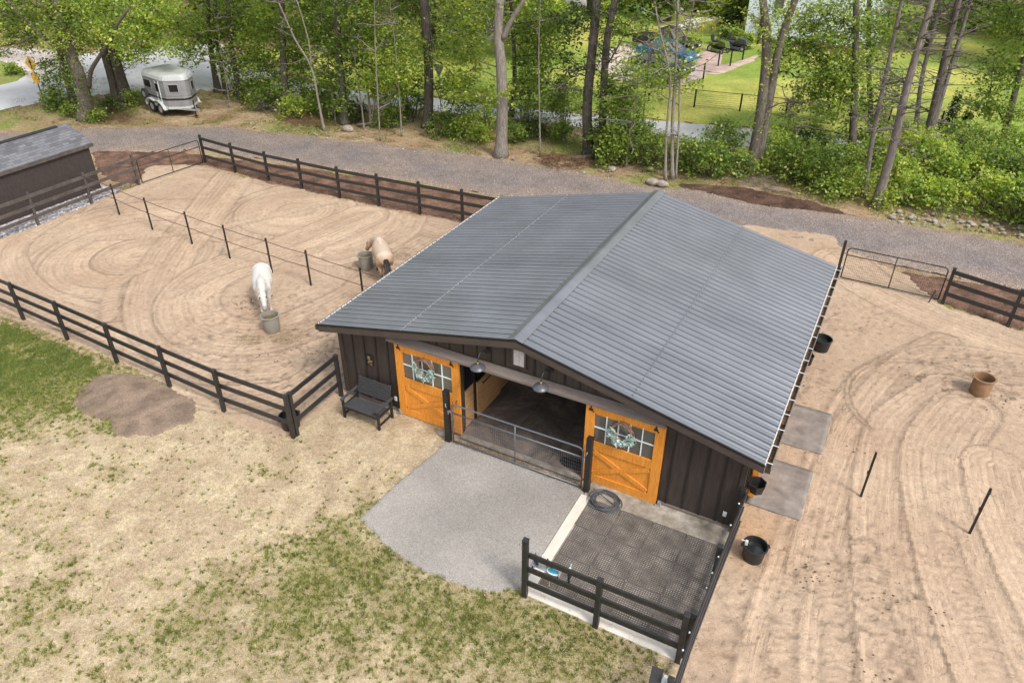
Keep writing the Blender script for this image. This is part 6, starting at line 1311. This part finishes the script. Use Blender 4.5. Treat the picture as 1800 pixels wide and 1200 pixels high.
# dead wood, stones
def brush(label, px, py, r, h, n, mt='deadwood', name='brush_pile'):
    b = G(px, py); m = MB()
    for i in range(n):
        a = random.uniform(0, 6.28); rr = r*math.sqrt(random.random()); p = (b[0]+rr*math.cos(a), b[1]+rr*math.sin(a)*.7, random.uniform(0, h*(1-rr/r*.6))); an = random.uniform(0, 6.28); L = random.uniform(.3, 1.1)
        q = (p[0]+L*math.cos(an), p[1]+L*math.sin(an)*.8, max(.02, p[2]+random.uniform(-.3, .4))); m.tube(wander(p, q, 3, .15), [.016, .014, .01, .005], 4)
    tag(m.build(name, M[mt], None), label, 'brush pile')
M['redwood'] = m_bark('reddish_twigs', (.07, .035, .02), (.16, .08, .05), (.26, .15, .1))
brush('reddish heap of cut brush below the vine-covered trunks', 988, 288, 1.3, .5, 160, 'redwood'); brush('pale heap of dead roots and branches right of the trailer', 478, 196, 1.2, 1.3, 90); brush('low scatter of dead sticks along the drive edge at centre left', 540, 215, 1.5, .2, 120, 'redwood'); brush('dead twigs on the ground right of the ivy-clad maple', 190, 208, 1.6, .15, 50, 'redwood'); brush('small heap of grey sticks by the twin-trunk tree foot', 1335, 325, .9, .2, 40)
brush('dead branches leaning in the bushes behind the two rocks', 1165, 290, 1.0, .8, 60)
def log(label, a, b, r): tag(MB().tube(wander(G(*a)+np.array((0, 0, r)), G(*b)+np.array((0, 0, r)), 4, .06), [r, r, r*.95, r*.9, r*.8], 8).build('log', M['deadwood'], None, smooth=True), label, 'log')
log('short pale log on the drive verge below dense leafy tree', (628, 222), (652, 220), .08); log('thin fallen trunk beside the reddish brush heap', (1005, 282), (1045, 276), .1); log('thin log lying along the dark mulch mound', (1340, 332), (1395, 342), .05)
def rock(label, px, py, r, group=None, seed=0):
    b = G(px, py); m = MB().ball((0, 0, 0), (1, 1, 1), 10, 7); ph = random.uniform(0, 9)
    m.v = [tuple(np.array(v)*(r*(.8+.35*vnoise(np.array([v[0]*1.3+ph]), np.array([v[1]*1.3+v[2]*1.1+ph]), 3)[0]))*np.array([1.25, .9, .7])+np.array([b[0], b[1], r*.3])) for v in m.v]
    tag(m.build('rock', M['rock'], None), label, 'rock', group)
rock('pale flat rock on the drive verge below dense leafy tree', 612, 229, .3); rock('left rock of the pale pair above the barn ridge', 1147, 323, .27); rock('right rock of the pale pair above the barn ridge', 1163, 326, .26); rock('pale rock in the leaf litter left of the pale pair', 1075, 299, .2); rock('small pale rock under bushes left of the pale pair', 1143, 299, .16)
for i in range(95):
    f = random.random(); px = 1560+f*260; py = 374+f*34+random.gauss(0, 8)+4; rock('pale stone in the rubble strip along the drive edge', px, py, random.choice([.035, .04, .05, .06, .08, .11]), 'pale stones in the rubble strip')
for i in range(40):
    f = random.random(); px = 420+f*700; py = 222+f*85+random.gauss(0, 4); rock('small pale stone in leaf litter along the drive verge', px, py, random.choice([.04, .05, .07]), 'small stones on the drive verge')

for px, py, r, h, pal, l in ((462, 178, 1.3, 3.0, MID, 'leafy young maple just right of the trailer'), (538, 190, 1.3, 3.4, BRIGHT, 'bright young maple behind the pale forked sapling'), (588, 204, 1.1, 2.8, MID, 'young maple left of the dense leafy tree'), (690, 212, 1.3, 3.2, BRIGHT, 'bright young maple behind the slender brown sapling'), (728, 205, 1.0, 2.6, MID, 'young maple close beside the tall dark pine trunk'), (806, 228, 1.3, 3.0, MID, 'young maple left of the pale grey trunk'), (850, 238, 1.0, 2.6, BRIGHT, 'bright low maple touching the pale grey trunk'), (925, 228, 1.3, 3.2, MID, 'young maple right of the pale grey trunk'), (990, 236, 1.2, 3.0, [DARK[1], MID[1], MID[2]], 'young maple left of the vine-covered trunks'), (1098, 262, 1.1, 2.6, MID, 'young maple right of the vine-covered trunks'), (412, 168, 1.0, 2.8, BRIGHT, 'bright young maple among the slim dark trunks')):
    bush(l, px, py, r, h, pal, .085, .62, 'young_maple', 'tree', 'young maples along the wood edge')
for i, (px, py) in enumerate(((1880, 350), (1900, 400), (1930, 440), (1960, 380), (2010, 430), (2060, 480), (1990, 480), (2120, 460), (2180, 520))): bush('green bush beyond the right edge of the thicket', px, py, 1.3, 1.5, (MID, BRIGHT)[i % 2], .08, .9)
